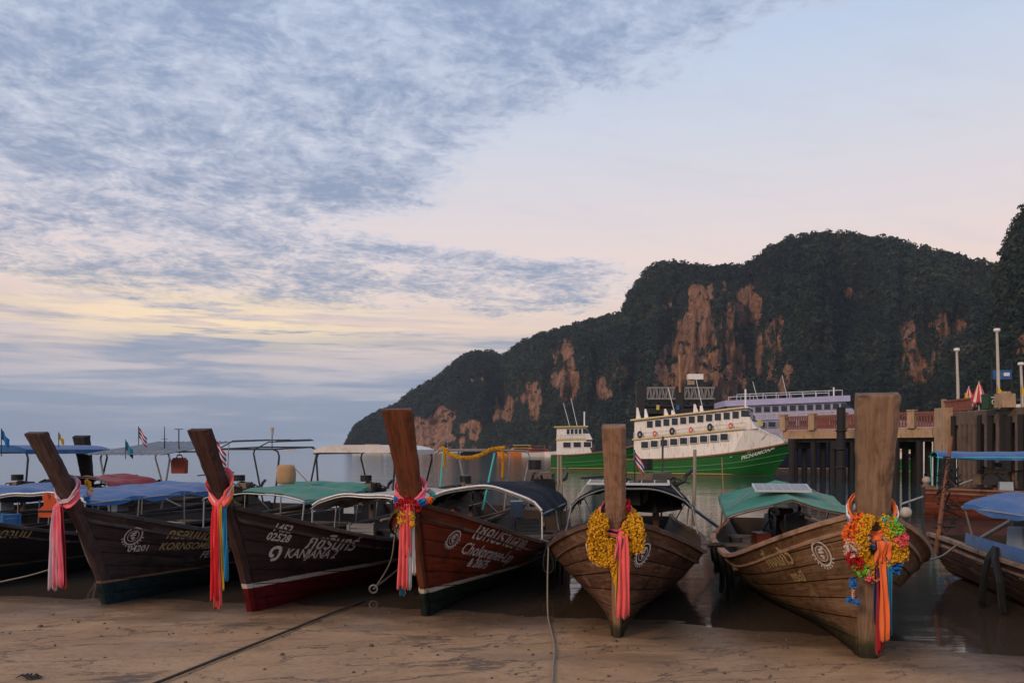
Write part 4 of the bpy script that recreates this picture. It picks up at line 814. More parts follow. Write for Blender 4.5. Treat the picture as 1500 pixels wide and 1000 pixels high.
# black rubber and net bundle hanging between the two brown boats
br = thing('fender_bundle', 'bundle of black rubber strips hanging between the two bare wood boats', 'fender', bw(b4, b4.hp(2.9, 1.0, 1, .08)))
for k, (dx_, ln, w) in enumerate(((.0, .35, .07), (.08, .62, .085), (.16, .72, .06), (.22, .55, .07), (.27, .40, .05))):
    mb = MB(); ribbon(mb, [(-.12 + dx_ * .3, 0, .03), (dx_ * .6, -.03, .05), (dx_ + .02, -.05, -.15), (dx_ + .06, -.05 - .01 * k, -ln * .6), (dx_ + .07, -.04, -ln)], w, (1, .4, 0), .03, 1, .02, 5, k); mb.build('rubber_strip', M_black, br)
bf = thing('tyre_fender', 'black rubber straps slung over the blue curtain of right edge boat', 'fender', bw(b6, b6.hp(5.6, 1.0, -1, .05)))
for k, dy_ in enumerate((-.12, .30)):
    mb = MB(); ribbon(mb, [(0, .1, .16), (-.05, .08 + dy_ * .3, .02), (-.07, dy_ * .8, -.25), (-.06, dy_, -.55), (-.04, dy_ * 1.1, -.62)], .09, (0, 1, 0), .04, 1, .01, 5); mb.build('rubber_strap', M_black, bf)

# life jacket, sack, jerrycan, buoys, poles, flags
lj = thing('life_jacket', 'orange life jacket hanging under the blue canopy at left', 'life jacket', at(75, 757, 12.9))
mb = MB(); mb.prism([(-.17, 0), (.17, 0), (.19, .10), (.09, .20), (.13, .36), (.05, .40), (0, .28), (-.05, .40), (-.12, .36), (-.09, .20), (-.19, .12)], -.05, .05); mb.build('vest', M_orange, lj); mb = MB(); mb.box((0, -.055, .10), (.36, .012, .03)); mb.build('belt', M_black, lj)
sk = thing('rice_sack', 'tan bulging sack standing on the green canopy', 'sack', bw(b1, (-.25, 4.6, 1.42)))
mb = MB(); mb.loft([[(.17 * s_ * math.cos(a) * (1 + .06 * math.sin(3 * a)), .13 * s_ * math.sin(a), z) for a in [2 * math.pi * k / 14 for k in range(14)]] for z, s_ in ((0, .85), (.04, 1.05), (.18, 1.1), (.30, 1.0), (.35, .9), (.37, .55))]); mb.build('body', M_sack, sk, True); mb = MB(); mb.tube([(.12, 0, .35), (.35, -.05, .12), (.5, -.05, -.05)], .012, 5); mb.build('tie_string', M_rope, sk)
jc = thing('jerrycan', 'red-brown jerrycan hanging below the tin roof', 'jerrycan', at(263, 693, 18.6)); mb = MB(); mb.prism([(-.16, 0), (.16, 0), (.17, .30), (.11, .37), (-.11, .37), (-.17, .30)], -.09, .09); mb.build('body', M_redplastic, jc); mb = MB(); mb.tube([(-.07, 0, .37), (-.05, 0, .43), (.05, 0, .43), (.07, 0, .37)], .016, 6); mb.build('handle', M_redplastic, jc); MB().tube([(0, 0, .43), (0, 0, .62)], .008, 5).build('hook', M_dark, jc)
low_canopy(ba, 5.9, 7.3, .95, 1.32, 1.52, M_maroon, None, 2, M_dark)
M_buoy = paint('stained_foam_buoy', (.42, .36, .31), .8, .35, 14, .4)
by = thing('float_buoy', 'round pale foam float on a stick behind the golden-brown boat', 'buoy', at(1327, 790, 10.4)); MB().ball((0, 0, .36), .075, 12, 8).build('float', M_buoy, by, True); MB().tube([(.02, 0, -.12), (.01, 0, .3)], .014, 6).build('stick', M_dark, by)
by = thing('float_buoy', 'small float with loop bobbing near the pier', 'buoy', at(1357, 705, 46)); by.location.z = 0; MB().ball((0, 0, .18), .24, 12, 8).build('float', M_buoy, by, True); mb = MB(); mb.torus((0, 0, .5), .12, .03, 'y', 12, 5); mb.build('loop', M_dark, by)
pp = thing('wooden_pole', 'leaning reddish wooden pole at the stern of right edge boat', 'pole', at(1371, 785, 12.2)); MB().tube([(0, 0, -.25), (.13, .03, .6), (.30, .1, 1.55)], [.035, .033, .026], 7).build('shaft', wood('red_pole_wood', (.12, .045, .025), (.22, .10, .06), .7), pp)
mb = MB(); rs = np.random.RandomState(4)
for k in range(26):
    z = .1 + k * .045; mb.tube([(lerp(0, .3, z / 1.5) + rs.uniform(-.02, .02), 0, z), (rs.uniform(.02, .45), rs.uniform(-.1, .2), z - rs.uniform(-.1, .25)), (rs.uniform(.02, .5), rs.uniform(-.1, .2), z - rs.uniform(-.1, .3))], .012, 4)
nb = mb.build('net_tangle', M_black, pp)
pl_ = thing('mooring_pole', 'thin weathered pole pair in the water between red-brown and marigold boats', 'pole', (at(819, 700, 14.5).x, 14.5, -.3))
for dx_ in (-.03, .05): MB().tube([(dx_, 0, -.2), (dx_ + .01, 0, 1.0), (dx_ * .6, 0, 2.25)], [.035, .03, .022], 6).build('pole', M_rope, pl_)

def flag(label, loc, h, cols, w=.30, hang=True, mast=M_dark, cat='flag'):
    r = thing('flag', label, cat, loc, 0, 'small flags on the boats'); MB().tube([(0, 0, 0), (0, 0, h)], .010, 5).build('staff', mast, r); n = len(cols)
    for k, c in enumerate(cols):
        mb = MB(); rg = []
        for i in range(7):
            u = i / 6; x = w * u * (.55 if hang else 1); z = h - .02 - (u * w * .75 if hang else 0); dy_ = .03 * math.sin(u * 7)
            a, b_ = k / n, (k + 1) / n; H = w * .7; rg.append([(x, dy_, z - H * a), (x, dy_, z - H * b_), (x, dy_ + .004, z - H * b_), (x, dy_ + .004, z - H * a)])
        mb.loft(rg); mb.build('stripe', c, r)
TH = [cloth('flag_red', (.45, .015, .03)), cloth('flag_white', (.65, .62, .64)), cloth('flag_blue', (.025, .03, .16)), cloth('flag_white', (.65, .62, .64)), cloth('flag_red', (.45, .015, .03))]
flag('striped red white blue flag on the solar panel of marigold boat', bw(b4, (.05, 4.75, 1.50)), .55, TH, .30)
flag('striped flag on the tin roof', at(203, 652, 18.6), .45, TH, .34)
flag('striped flag drooping beside the maroon prow', at(316, 700, 14.5), .72, TH, .34)
flag('plain yellow pennant behind the purple-brown prow', at(86, 655, 18.0), .35, [cloth('flag_yellow', (.65, .42, .02))], .2)
flag('plain blue pennant at the left edge', at(2, 668, 17.5), .62, [cloth('flag_bright_blue', (.02, .16, .42))], .3)
flag('teal pennant left of the tin roof', at(184, 672, 18.2), .45, [cloth('flag_teal', (.02, .2, .3))], .3)
flag('blue pennant under the drooping striped flag', at(318, 712, 14.9), .55, [cloth('flag_bright_blue', (.02, .16, .42))], .25)
# yellow garland strung on the stern frame of the maroon boat, turquoise poles
gy = thing('frame_garland', 'long yellow garland swagged along the galvanised stern frame', 'garland', bw(b2, (0, 7.6, 2.03))); gy.rotation_euler.z = b2.root.rotation_euler.z; rs = np.random.RandomState(2)
def tubegar(mb, pts, r):
    for p in spline(pts, 70): pompom(mb, (p.x, p.y, p.z), r, rs, 12)
mb = MB(); tubegar(mb, [(-.62, -.05, .06), (-.45, -.05, -.08), (-.1, -.05, -.16), (.25, -.05, -.10), (.5, -.05, .02), (.8, -.05, .06)], .05); mb.build('swag', F_yel, gy)
for x, ln in ((-.58, .34), (.78, .55)): mb = MB(); tubegar(mb, [(x, -.05, 0), (x + .01, -.05, -ln * .5), (x, -.05, -ln)], .032); mb.build('tail', F_yel, gy)
MB().tube(spline([(-.74, -.04, .03), (-.2, -.04, .03), (.8, -.04, .03)], 4), .012, 5).build('cord', M_rope, gy)
for x0, x1 in ((-.72, -.60), (.32, .60)): MB().tube([(x0, 7.55, .75), (x1, 7.55, 1.98)], .022, 6).build('turquoise_pole', M_turq, b2.root)
# lantern mast above the stern frame of the black boat
ml = thing('stern_lamp', 'small lamp on a thin mast above the dark pipe frame', 'lamp', bw(b0, (.25, 8.4, 2.08))); MB().tube([(0, 0, 0), (0, 0, .34)], .012, 5).build('mast', M_dark, ml); mb = MB(); mb.tube([(0, 0, .34), (0, 0, .52)], [.03, .05], 8); mb.build('lantern', M_buoy, ml)
for k in range(2): MB().tube([(-.75, 7.75 + k * 1.45, 2.1), (-.4, 7.75 + k * 1.45, 2.26), (.8, 7.9 + k * 1.45, 2.30)], .016, 5).build('roof_strut', M_dark, b0.root)
for x in (-.4, .2, .8): MB().tube([(x, 7.75, 2.28), (x, 9.25, 2.32)], .013, 5).build('roof_strut', M_dark, b0.root)

# loose gear lying in the boats
M_crate = [paint('crate_blue', (.03, .12, .30), .5, .2, 6), paint('crate_green', (.03, .16, .07), .5, .2, 6), paint('crate_grey', (.22, .22, .22), .6, .2, 6)]
def crate(label, b, x, y, z, k, s=.42):
    r = thing('plastic_crate', label, 'crate', bw(b, (x, y, z)), b.root.rotation_euler.z + .2 * k, 'plastic crates in the boats'); h = s * .62
    for sx, sy, wx_, wy_ in ((0, -1, s, .02), (0, 1, s, .02), (-1, 0, .02, s * .7 - .04), (1, 0, .02, s * .7 - .04)):
        for q in range(4): MB().box((sx * (s / 2 - .01), sy * (s * .35 - .01), .03 + q * h / 4), (wx_, wy_, h / 5.2)).build('slat', M_crate[k % 3], r)
    for sx in (-1, 1):
        for sy in (-1, 1): MB().box((sx * (s / 2 - .012), sy * (s * .35 - .012), h / 2), (.045, .045, h)).build('corner', M_crate[k % 3], r)
    MB().box((0, 0, .0), (s * .98, s * .68, .02)).build('base', M_crate[k % 3], r)
crate('blue slatted crate on the foredeck of the black boat', b0, .2, 1.35, b0.g(1.4) - .06, 0)
crate('grey slatted crate under the grey canopy of the maroon boat', b2, -.3, 3.3, .56, 2)
crate('grey slatted crate amidships in the red-brown boat', b3, .35, 4.6, .56, 2)
def coil(label, b, x, y, z, r0, m):
    mb = MB(); pts = []
    for k in range(70): a = k * .36; q = r0 * (1 - .12 * math.sin(k * 1.7)); pts.append((q * math.cos(a), q * math.sin(a), .015 + .028 * (k // 17) + .008 * math.sin(k)))
    mb.tube(pts, .016, 5); mb.build('coil', m, thing('rope_coil', label, 'rope', bw(b, (x, y, z)), 0, 'rope coils on the foredecks'))
coil('rope coil on the foredeck of the purple-brown boat', b1, .1, 1.0, b1.g(1.0) - .08, .20, M_rope); coil('dark rope coil on the foredeck of the marigold boat', b4, .2, .9, b4.g(.9) - .08, .2, M_rope_d); coil('rope coil on the foredeck of the golden-brown boat', b5, -.2, .9, b5.g(.9) - .08, .22, M_rope); coil('rope coil on the foredeck of the red-brown boat', b3, .1, .9, b3.g(.9) - .08, .2, M_rope)
def vest(label, b, x, y, z, rz):
    r = thing('life_jacket', label, 'life jacket', bw(b, (x, y, z)), rz, 'orange life jackets'); mb = MB(); mb.prism([(-.17, 0), (.17, 0), (.19, .10), (.09, .20), (.13, .36), (.05, .40), (0, .28), (-.05, .40), (-.12, .36), (-.09, .20), (-.19, .12)], -.05, .05); mb.build('vest', M_orange, r); MB().box((0, -.056, .1), (.36, .012, .03)).build('belt', M_black, r)
vest('orange life jacket hung on the grey canopy posts', b2, .6, 3.9, .80, .4); 
# small wrack and stones left on the sand
mb = MB(); rs = np.random.RandomState(8)
for k in range(260):
    x = rs.uniform(-6.5, 5.5); y = rs.uniform(5.6, min(shore(x) - .2, 10.0)); s_ = rs.uniform(.006, .018) * (1 if rs.rand() < .93 else 2.0); mb.ball((x, y, sandh(x, y) + s_ * .35), s_, 5, 4, (1, rs.uniform(.6, 1.2), .6))
mb.build('shell_grit', paint('shell_grit', (.10, .075, .06), .8, .8, 30), None, False, kind='stuff', label='small stones and shell grit scattered on the sand', category='grit')
sw = thing('seaweed_clump', 'dark clump of seaweed lying on the sand at lower left', 'seaweed', (at(42, 0, 6.55).x, 6.55, sandh(at(42, 0, 6.55).x, 6.55))); mb = MB()
for k in range(16): a = rs.uniform(0, 6.28); mb.tube([(.02 * math.cos(a), .02 * math.sin(a), .012), (.07 * math.cos(a + .4), .05 * math.sin(a + .4), .03), (.11 * math.cos(a + .7), .07 * math.sin(a + .7), .008)], [.008, .007, .003], 5)
mb.build('fronds', M_black, sw)

M_bamboo = wood('bamboo', (.20, .13, .06), (.34, .24, .12), .6, rand=.2)
def bpole(label, p0, p1, r=.018):
    p0, p1 = Vector(p0), Vector(p1); rt = thing('bamboo_pole', label, 'pole', p0, 0, 'bamboo poles on the boats'); MB().tube([(p1 - p0) * (k / 8) + Vector((0, 0, .02 * math.sin(k * .8))) for k in range(9)], [r * (1 - .04 * k) for k in range(9)], 6).build('cane', M_bamboo, rt)
    mb = MB()
    for k in range(1, 8): mb.ball((p1 - p0) * (k / 8) + Vector((0, 0, .02 * math.sin(k * .8))), r * 1.12, 6, 4, (1, 1, 1))
    mb.build('knuckles', M_bamboo, rt)
bpole('bamboo pole laid along the maroon boat under the grey canopy', bw(b2, (.75, 2.0, 1.02)), bw(b2, (.70, 6.6, .98)))
bpole('bamboo pole laid along the purple-brown boat', bw(b1, (.70, 2.1, 1.00)), bw(b1, (.6, 6.4, .95)))
bpole('bamboo pole sloping across the stern of the red-brown boat', bw(b3, (.9, 3.2, .86)), bw(b3, (.2, 7.6, 1.35)))
bpole('bamboo pole standing in the stern of the golden-brown boat', bw(b5, (-.9, 7.2, .6)), bw(b5, (-.95, 7.3, 1.9)), .014)
bpole('bamboo pole standing beside the black boat blue canopy', bw(b0, (.98, 5.7, .6)), bw(b0, (1.0, 5.8, 2.2)), .014)
mt_ = thing('antenna_mast', 'thin antenna mast on the tin roof', 'antenna', at(241, 650, 19.0)); MB().tube([(0, 0, -.1), (0, 0, .42)], [.016, .008], 5).build('rod', M_dark, mt_); MB().tube([(-.08, 0, .12), (.08, 0, .12)], .008, 4).build('crossbar', M_dark, mt_)
mt_ = thing('antenna_mast', 'short T-topped mast at the right end of the tin roof', 'antenna', at(262, 650, 18.6)); MB().tube([(0, 0, -.1), (0, 0, .35)], .014, 5).build('rod', M_dark, mt_); MB().tube([(-.10, 0, .35), (.10, 0, .35)], .012, 4).build('crossbar', M_dark, mt_)

# ------------------------------------------------------------------ harbour: ferries, pier, wharf
M_green = paint('ferry_green', (.008, .105, .018), .45, .2, 1.2, dirt=(.035, .085, .025), streak=True); M_fwhite = paint('ferry_white', (.74, .70, .66), .5, .1, 1.5, dirt=(.46, .36, .27), streak=True); M_cream = paint('ferry_cream_trim', (.62, .46, .20), .5, .2, 2)
M_boot = paint('boot_red', (.12, .025, .015), .6, .3, 2); M_navy = paint('ferry_navy', (.005, .007, .032), .5, .3, 1.5); M_lilac = paint('ferry_lilac', (.40, .38, .56), .5, .15, 1.5); M_lring = paint('lifering_orange', (.65, .10, .04), .5, .15, 4)  # M_navy is darkened: shade under the pier is put into the hull colour
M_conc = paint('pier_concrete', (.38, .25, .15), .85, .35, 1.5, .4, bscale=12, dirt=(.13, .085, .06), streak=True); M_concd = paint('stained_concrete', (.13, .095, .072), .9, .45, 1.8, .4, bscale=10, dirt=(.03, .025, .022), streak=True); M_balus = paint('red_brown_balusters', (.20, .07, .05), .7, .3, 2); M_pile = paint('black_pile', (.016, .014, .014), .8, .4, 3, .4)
M_tile = paint('hull_yellow_line', (.55, .42, .10), .5, .2, 3)

def ferry(label, loc, rz, L=12.0, Bm=1.75, d0=1.15, d1=2.55, hullm=None, wall=None, trim=None, roofm=None, lower=(.05, .64), upper=(.05, .72), zl=1.25, zu=1.20, slope=.05, nl=9, nu=11, name=None, mast=True, fins=True, rings=True, front=True, rt=.10):
    r = thing('ferry', label, 'ferry', loc, rz); hm = hullm or M_green; wm = wall or M_fwhite; tm = trim or M_cream; rm = roofm or wm
    dk = lambda x: d0 + (d1 - d0) * (x / L) ** 2.2; hb = lambda x: Bm * (1 - max((x / L - .45) / .55, 0) ** 2.6 * .97) * (1 - .12 * (1 - min(x / L / .2, 1)))
    def hs(x, v, s, off=0):
        z = lerp(-.45, dk(x), v); w = hb(x) * lerp(lerp(.80, .25, sstep(x / L, .5, 1)), 1, v ** .55) + off
        return Vector((x - (1 - v) * (.16 * L) * sstep(x / L, .6, 1), s * w, z))
    xs = [L * k / 24 for k in range(25)]; vs_ = [0, .15, .3, .5, .75, 1]; mb = MB()
    for s in (1, -1): mb.loft([[hs(x, v, s) for v in vs_] for x in xs], False)
    mb.add([hs(0, v, 1) for v in vs_] + [hs(0, v, -1) for v in vs_], [(k, k + 1, 7 + k, 6 + k) for k in range(5)])
    mb.loft([[hs(x, .93, 1), hs(x, .93, -1)] for x in xs], False, False)
    hull = mb.build('hull', hm, r, True)
    for s in (-1, 1):
        MB().tube([hs(x, 1, s, .02) for x in xs], .075, 6).build('sheer_rail', paint('rail_brown', (.22, .11, .05), .6), hull)
        for v in (.44, .62): MB().tube([hs(x, v + .10 * (x / L) ** 2, s, .01) for x in xs[2:]], .022, 4).build('hull_line', paint('hull_line_green', (.10, .34, .12), .5) if hm is M_green else hm, hull)
        mb = MB(); mb.loft([[tuple(hs(x, .0 + .45 / (dk(x) + .45), s, .008) + Vector((0, 0, dz))) for dz in (-.12, .10)] for x in xs[:-1]], False); mb.build('boot_band', M_boot, hull)
        MB().tube([tuple(hs(x, .45 / (dk(x) + .45), s, .012) + Vector((0, 0, .14))) for x in xs[:-1]], .03, 4).build('waterline_stripe', M_tile, hull)
    Z = lambda x, z: z + slope * x
    z1 = d0 - .08; z2 = z1 + zl; z3 = z2 + zu; hw = Bm * .93; hw2 = Bm * .80
    xa, xb = lower[0] * L, lower[1] * L; ua, ub = upper[0] * L, upper[1] * L
    poly = [(xa, z1), (xb, dk(xb) - .3)] + ([(.93 * L, dk(.93 * L) - .02), (.93 * L, dk(.93 * L) + .30), (ub + .06 * L, Z(ub, z2) + .10)] if front else []) + [(ub, Z(ub, z2)), (xa, Z(xa, z2))]
    mb = MB(); side = []
    for s in (1, -1): side.append([(x, s * min(hw, hb(min(x, L * .99)) * .98), z) for x, z in poly])
    mb.loft(side); low = mb.build('lower_cabin', wm, r)
    mb = MB(); P2 = [(ua, Z(ua, z2) + .004), (ub + .07 * L, Z(ub, z2) + .004), (ub + .045 * L, Z(ub, z2) + .42), (ub, Z(ub, z3)), (ua, Z(ua, z3))]; mb.prism([(x, z) for x, z in P2], -hw2, hw2); up = mb.build('upper_cabin', wm, r)
    def strip(x0, x1, z, w, t, m, nm, par): mb = MB(); mb.loft([[(x, s * w, Z(x, z) + dz) for s, dz in ((-1, 0), (1, 0), (1, t), (-1, t))] for x in (x0, x1)]); return mb.build(nm, m, par)
    roof = strip(ua - .25, ub + .02 * L, z3, hw2 + .22, rt, rm, 'roof', r)
    for s in (-1, 1):
        for (zz, w_, x0, x1) in ((z3 + .0, hw2 + .225, ua - .25, ub), (z2 - .02, hw + .02, xa - .1, ub)):
            mb = MB(); mb.loft([[(x, s * (w_ + dy_), Z(x, zz) + dz) for dy_, dz in ((0, 0), (.03, 0), (.03, .12), (0, .12))] for x in (x0, x1)]); mb.build('trim_band', tm, r)
    for s in (-1, 1):
        for (n, x0, x1, zz, h, w_, par) in ((nl, xa + .5, xb - .1, z2 - .72, .52, hw, low), (nu, ua + .9, ub - .35, z3 - .70, .56, hw2, up)):
            for k in range(n):
                cw = (x1 - x0) / n; x = x0 + cw * (k + .5); wy = w_
                fr = MB().box((x, s * (wy + .012), Z(x, zz) + h / 2), (cw * .86, .03, h + .05)).build('window', wm, par); MB().box((x, s * (wy + .03), Z(x, zz) + h / 2), (cw * .72, .012, h * .92)).build('pane', M_glass, fr)
    # wheelhouse panes on the raked front and its sides
    f0 = Vector((ub + .045 * L, 0, Z(ub, z2) + .42)); f1 = Vector((ub, 0, Z(ub, z3))); nrm = Vector((f1.z - f0.z, 0, -(f1.x - f0.x))).normalized()
    for k in (-1, 0, 1):
        V = [];
        for t_, yy in ((.12, -.44), (.12, .44), (.86, .44), (.86, -.44)): q = f0.lerp(f1, t_) + Vector((0, hw2 * (k * .64 + yy * .62), 0)) + nrm * .02; V.append(q)
        MB().loft([[v - nrm * .02 for v in V], V]).build('windscreen', M_glass, up)
    for s in (-1, 1): MB().prism([(ub - .28, Z(ub, z3) - .62), (ub + .035 * L, Z(ub, z3) - .62), (ub + .005 * L, Z(ub, z3) - .16), (ub - .28, Z(ub, z3) - .16)], s * (hw2 + .004), s * (hw2 + .02)).build('side_windscreen', M_glass, up)
    # railing with life rings and tyres on the upper walkway
    for s in (-1, 1):
        for h in (.28, .55): MB().tube([(x, s * hw, Z(x, z2) + h) for x in (ua, ub)], .016, 4).build('rail', M_white, r)
        n = 13
        for k in range(n): x = lerp(ua, ub, k / (n - 1)); MB().tube([(x, s * hw, Z(x, z2)), (x, s * hw, Z(x, z2) + .56)], .013, 4).build('stanchion', M_white, r)
        if rings:
            for k, (tx, tyre) in enumerate(((.06, 1), (.20, 0), (.36, 1), (.53, 0), (.70, 1), (.88, 0))):
                x = lerp(ua, ub, tx); mb = MB(); mb.torus((x, s * (hw + .05), Z(x, z2) + (.32 if not tyre else .36)), .15 if not tyre else .18, .05 if not tyre else .08, 'y', 14, 6, .8, 1.15); mb.build('tyre_fender' if tyre else 'life_ring', M_black if tyre else M_lring, r)
    if front:
        for s in (-1, 1):
            pts = [(.93 * L - .12 * L * (1 - t_), s * hb(.93 * L - .12 * L * (1 - t_)) * .9, dk(.93 * L) + .30 + .5 * (1 - abs(2 * t_ - 1) ** 3)) for t_ in (0, .25, .5, .75, 1)]
            MB().tube(pts, .02, 5).build('bow_rail', M_steel, r)
    if fins:
        for x, h in ((ua + .15, 1.0), (ua + .28 * (ub - ua), .65), (ua + .55 * (ub - ua), .75)):
            for s in (-1, 1): MB().prism([(x - .05, Z(x, z3) + .1), (x + .34, Z(x, z3) + .1), (x + .10, Z(x, z3) + h), (x - .02, Z(x, z3) + h)], s * hw2 * .9 - .05, s * hw2 * .9 + .05).build('roof_fin', wm, r)
    if mast:
        MB().tube([(ub - .15, 0, Z(ub, z3)), (ub - .15, 0, Z(ub, z3) + 1.5)], .07, 8).build('mast', M_white, r)
        for x, h in ((ua + .3 * (ub - ua), 2.4), (ua + .56 * (ub - ua), 2.9)): MB().tube([(x + .4, .2, Z(x, z3)), (x - .25, .2, Z(x, z3) + h)], .025, 5).build('antenna', M_white, r)
    if rt > .3:      # railing round the upper roof
        for s in (-1, 1):
            MB().tube([(x, s * hw2 * .8, Z(x, z3) + rt + .55) for x in (ua + 1, ub)], .03, 5).build('roof_rail', M_white, r)
            for k in range(9): x = lerp(ua + 1, ub, k / 8); MB().tube([(x, s * hw2 * .8, Z(x, z3) + rt - .05), (x, s * hw2 * .8, Z(x, z3) + rt + .55)], .025, 4).build('roof_stanchion', M_white, r)
    if name:
        # name painted along the bow
        def fn(tx, ty):
            x = .705 * L + tx; v = (dk(x) + .45 - .62 + ty + .12 * tx) / (dk(x) + .45); return hs(min(x, L), min(v, 1), -1, .012)
        text_mesh(name, .40, fn, 'lettering', M_letter_b, hull, .012)
        text_mesh('ว.ร. พิชามอญ', .20, lambda tx, ty: fn(tx + .35, ty + .42), 'lettering', M_letter_b, hull, .006)
        text_mesh('2', .62, lambda tx, ty: fn(tx + 2.0, ty + .12), 'lettering', M_letter_b, hull, .02)
        q = (ub + .075 * L, -hw2 * .45, Z(ub, z2) + .40); mb = MB(); mb.tube([(q[0], q[1], q[2]), (q[0] + .07, q[1] - .05, q[2] + .02)], .26, 14); mb.build('round_crest', M_tile, r)
    return r
fa = at(925, 695, 62.5); ferry('white and green double-deck ferry moored at the pier', (fa.x, fa.y, 0), R(-24), 12.4, name='PICHAMON', zl=1.55, zu=1.50, slope=.095)
fb = at(808, 690, 76); ferry('smaller green-hulled ferry with yellow rails behind the double-deck ferry stern', (fb.x, fb.y, 0), R(-6), 9.2, 1.6, 1.35, 2.6, zl=1.5, zu=1.2, nl=3, nu=4, front=False, lower=(.06, .44), upper=(.06, .36), trim=M_tile, fins=False, slope=.02, rings=False)
fc = at(1050, 690, 76); ferry('large lilac-roofed ferry with navy hull behind the pier', (fc.x, fc.y, 0), R(-3), 25.0, 2.8, 2.5, 4.0, wall=paint('ferry_lilac_grey', (.36, .34, .44), .5, .15, 1.5, dirt=(.22, .20, .24), streak=True), hullm=M_navy, trim=M_lilac, roofm=M_lilac, zl=2.1, zu=1.4, nl=14, nu=12, lower=(.03, .58), upper=(.02, .45), slope=.040, rt=.55, fins=False, rings=False)
fd = at(1335, 684, 66); ferry('green-hulled boat bow showing right of the pier opening', (fd.x - 3.0, fd.y, 0), R(-8), 9.5, 1.6, 1.1, 2.3, zl=.7, zu=.7, nl=3, nu=3, trim=M_tile, fins=False, rings=False, mast=False, lower=(.1, .5), upper=(.1, .45))

# floating dock with truss ramps behind the ferries
dk_ = thing('landing_dock', 'dark steel landing dock with two raised truss ramps', 'dock', (at(992, 690, 80).x, 80, 0)); U = 80 / FPX
X_ = lambda px: (px - 992) * U; Zz = lambda py: CAM_H + (HOR - py) * U
M_dsteel = paint('black_dock_steel', (.02, .019, .02), .6, .4, 2); M_gsteel = paint('grey_truss_steel', (.22, .20, .19), .6, .3, 2)
for px in (938, 994, 1050): MB().box((X_(px), 0, Zz(566) / 2), (.85, .7, Zz(566))).build('tower', M_dsteel, dk_)
MB().box((X_(992), .6, Zz(602)), (10.0, 2.2, .55)).build('platform', M_dsteel, dk_); MB().box((X_(992), .6, Zz(660)), (9.5, 3.5, 2.4)).build('pontoon', M_dsteel, dk_)
for z_ in (588, 594, 610, 616): MB().box((X_(994), .1, Zz(z_)), (7.6, .4, .22)).build('cross_beam', M_dsteel, dk_)
for px in (952, 966, 980, 1008, 1022, 1036): MB().box((X_(px), .3, Zz(602)), (.22, .3, 2.2)).build('upright', M_dsteel, dk_)
MB().box((X_(994), 1.2, Zz(608)), (7.4, .3, 2.2)).build('back_screen', M_dsteel, dk_)
for p0, p1 in ((947, 988), (1002, 1046)):
    tr = MB(); z0, z1 = Zz(584), Zz(568)
    for z in (z0, z1): tr.box((X_((p0 + p1) / 2), -.35, z), ((p1 - p0) * U, .14, .14))
    tr = tr.build('truss', M_gsteel, dk_); n = 9
    for k in range(n):
        xa, xb = lerp(X_(p0), X_(p1), k / n), lerp(X_(p0), X_(p1), (k + .7) / n); MB().tube([(xa, -.35, z1 if k % 2 else z0), (xb, -.35, z0 if k % 2 else z1)], .06, 5).build('brace', M_gsteel, tr)
        MB().tube([(xa, -.36, z0), (xa, -.36, z1)], .045, 4).build('brace', M_gsteel, tr)
MB().box((X_(1018), 0, Zz(552)), (1.5, .9, .55)).build('control_box', M_fwhite, dk_); MB().box((X_(1012), 0, Zz(560)), (.6, .6, .5)).build('box_stand', M_conc, dk_)
MB().tube([(X_(995), -.4, Zz(575)), (X_(994), -.4, Zz(519))], .13, 8).build('brown_pole', wood('dock_pole_wood', (.24, .12, .05), (.36, .2, .09), .7), dk_)
for px, c in ((962, M_tile), (991, M_bluecloth), (1016, M_lring)): MB().box((X_(px), -.6, Zz(597)), (.28, .2, .5)).build('hanging_gear', c, dk_)

# concrete pier with balustrade
A_ = Vector((at(1148, 0, 53).x, 53, 0)); B_ = Vector((at(1392, 0, 44.5).x, 44.5, 0)); dv_ = B_ - A_; PL = dv_.length; prz = math.atan2(dv_.y, dv_.x); DZ = 3.22
pr = thing('pier', 'concrete pier with red-brown balustrade leading to the wharf', 'pier', A_, prz)
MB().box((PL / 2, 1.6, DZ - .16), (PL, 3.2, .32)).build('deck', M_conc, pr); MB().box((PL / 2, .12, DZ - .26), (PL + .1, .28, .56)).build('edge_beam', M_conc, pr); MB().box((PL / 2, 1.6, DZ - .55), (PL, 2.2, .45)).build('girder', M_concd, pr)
for k in range(6):
    x = PL * k / 5; MB().box((x, -.02, DZ + .52), (.42, .34, 1.04)).build('baluster_post', M_conc, pr); MB().box((x, -.02, DZ + 1.06), (.5, .42, .07)).build('post_cap', M_conc, pr)
    if k < 5:
        MB().box((x + PL / 10, -.02, DZ + .90), (PL / 5 - .42, .16, .12)).build('handrail', M_balus, pr); MB().box((x + PL / 10, -.02, DZ + .12), (PL / 5 - .42, .16, .10)).build('bottom_rail', M_balus, pr)
        if k == 0:
            bm_ = MB(); bm_.loft([[(.06 * q * math.cos(a), .06 * q * math.sin(a), z) for a in [math.pi * 2 * j / 6 for j in range(6)]] for z, q in ((.16, .8), (.30, 1.25), (.48, .7), (.66, 1.0), (.86, .8))], True, False); bme = bm_.mesh('baluster')
        for j in range(9): link('baluster', bme, M_balus, pr, loc=(x + .38 + j * (PL / 5 - .76) / 8, -.02, DZ))
        for j in range(9): link('baluster', bme, M_balus, pr, loc=(x + .38 + j * (PL / 5 - .76) / 8, 3.1, DZ))
        MB().box((x + PL / 10, 3.1, DZ + .90), (PL / 5 - .1, .16, .12)).build('handrail', M_balus, pr)
for k in range(4): MB().box((PL * (.05 + .3 * k), 1.6, DZ - .95), (.55, 3.0, .5)).build('pile_cap', M_pile, pr)  # black cap beams added to deepen the shadow under the deck
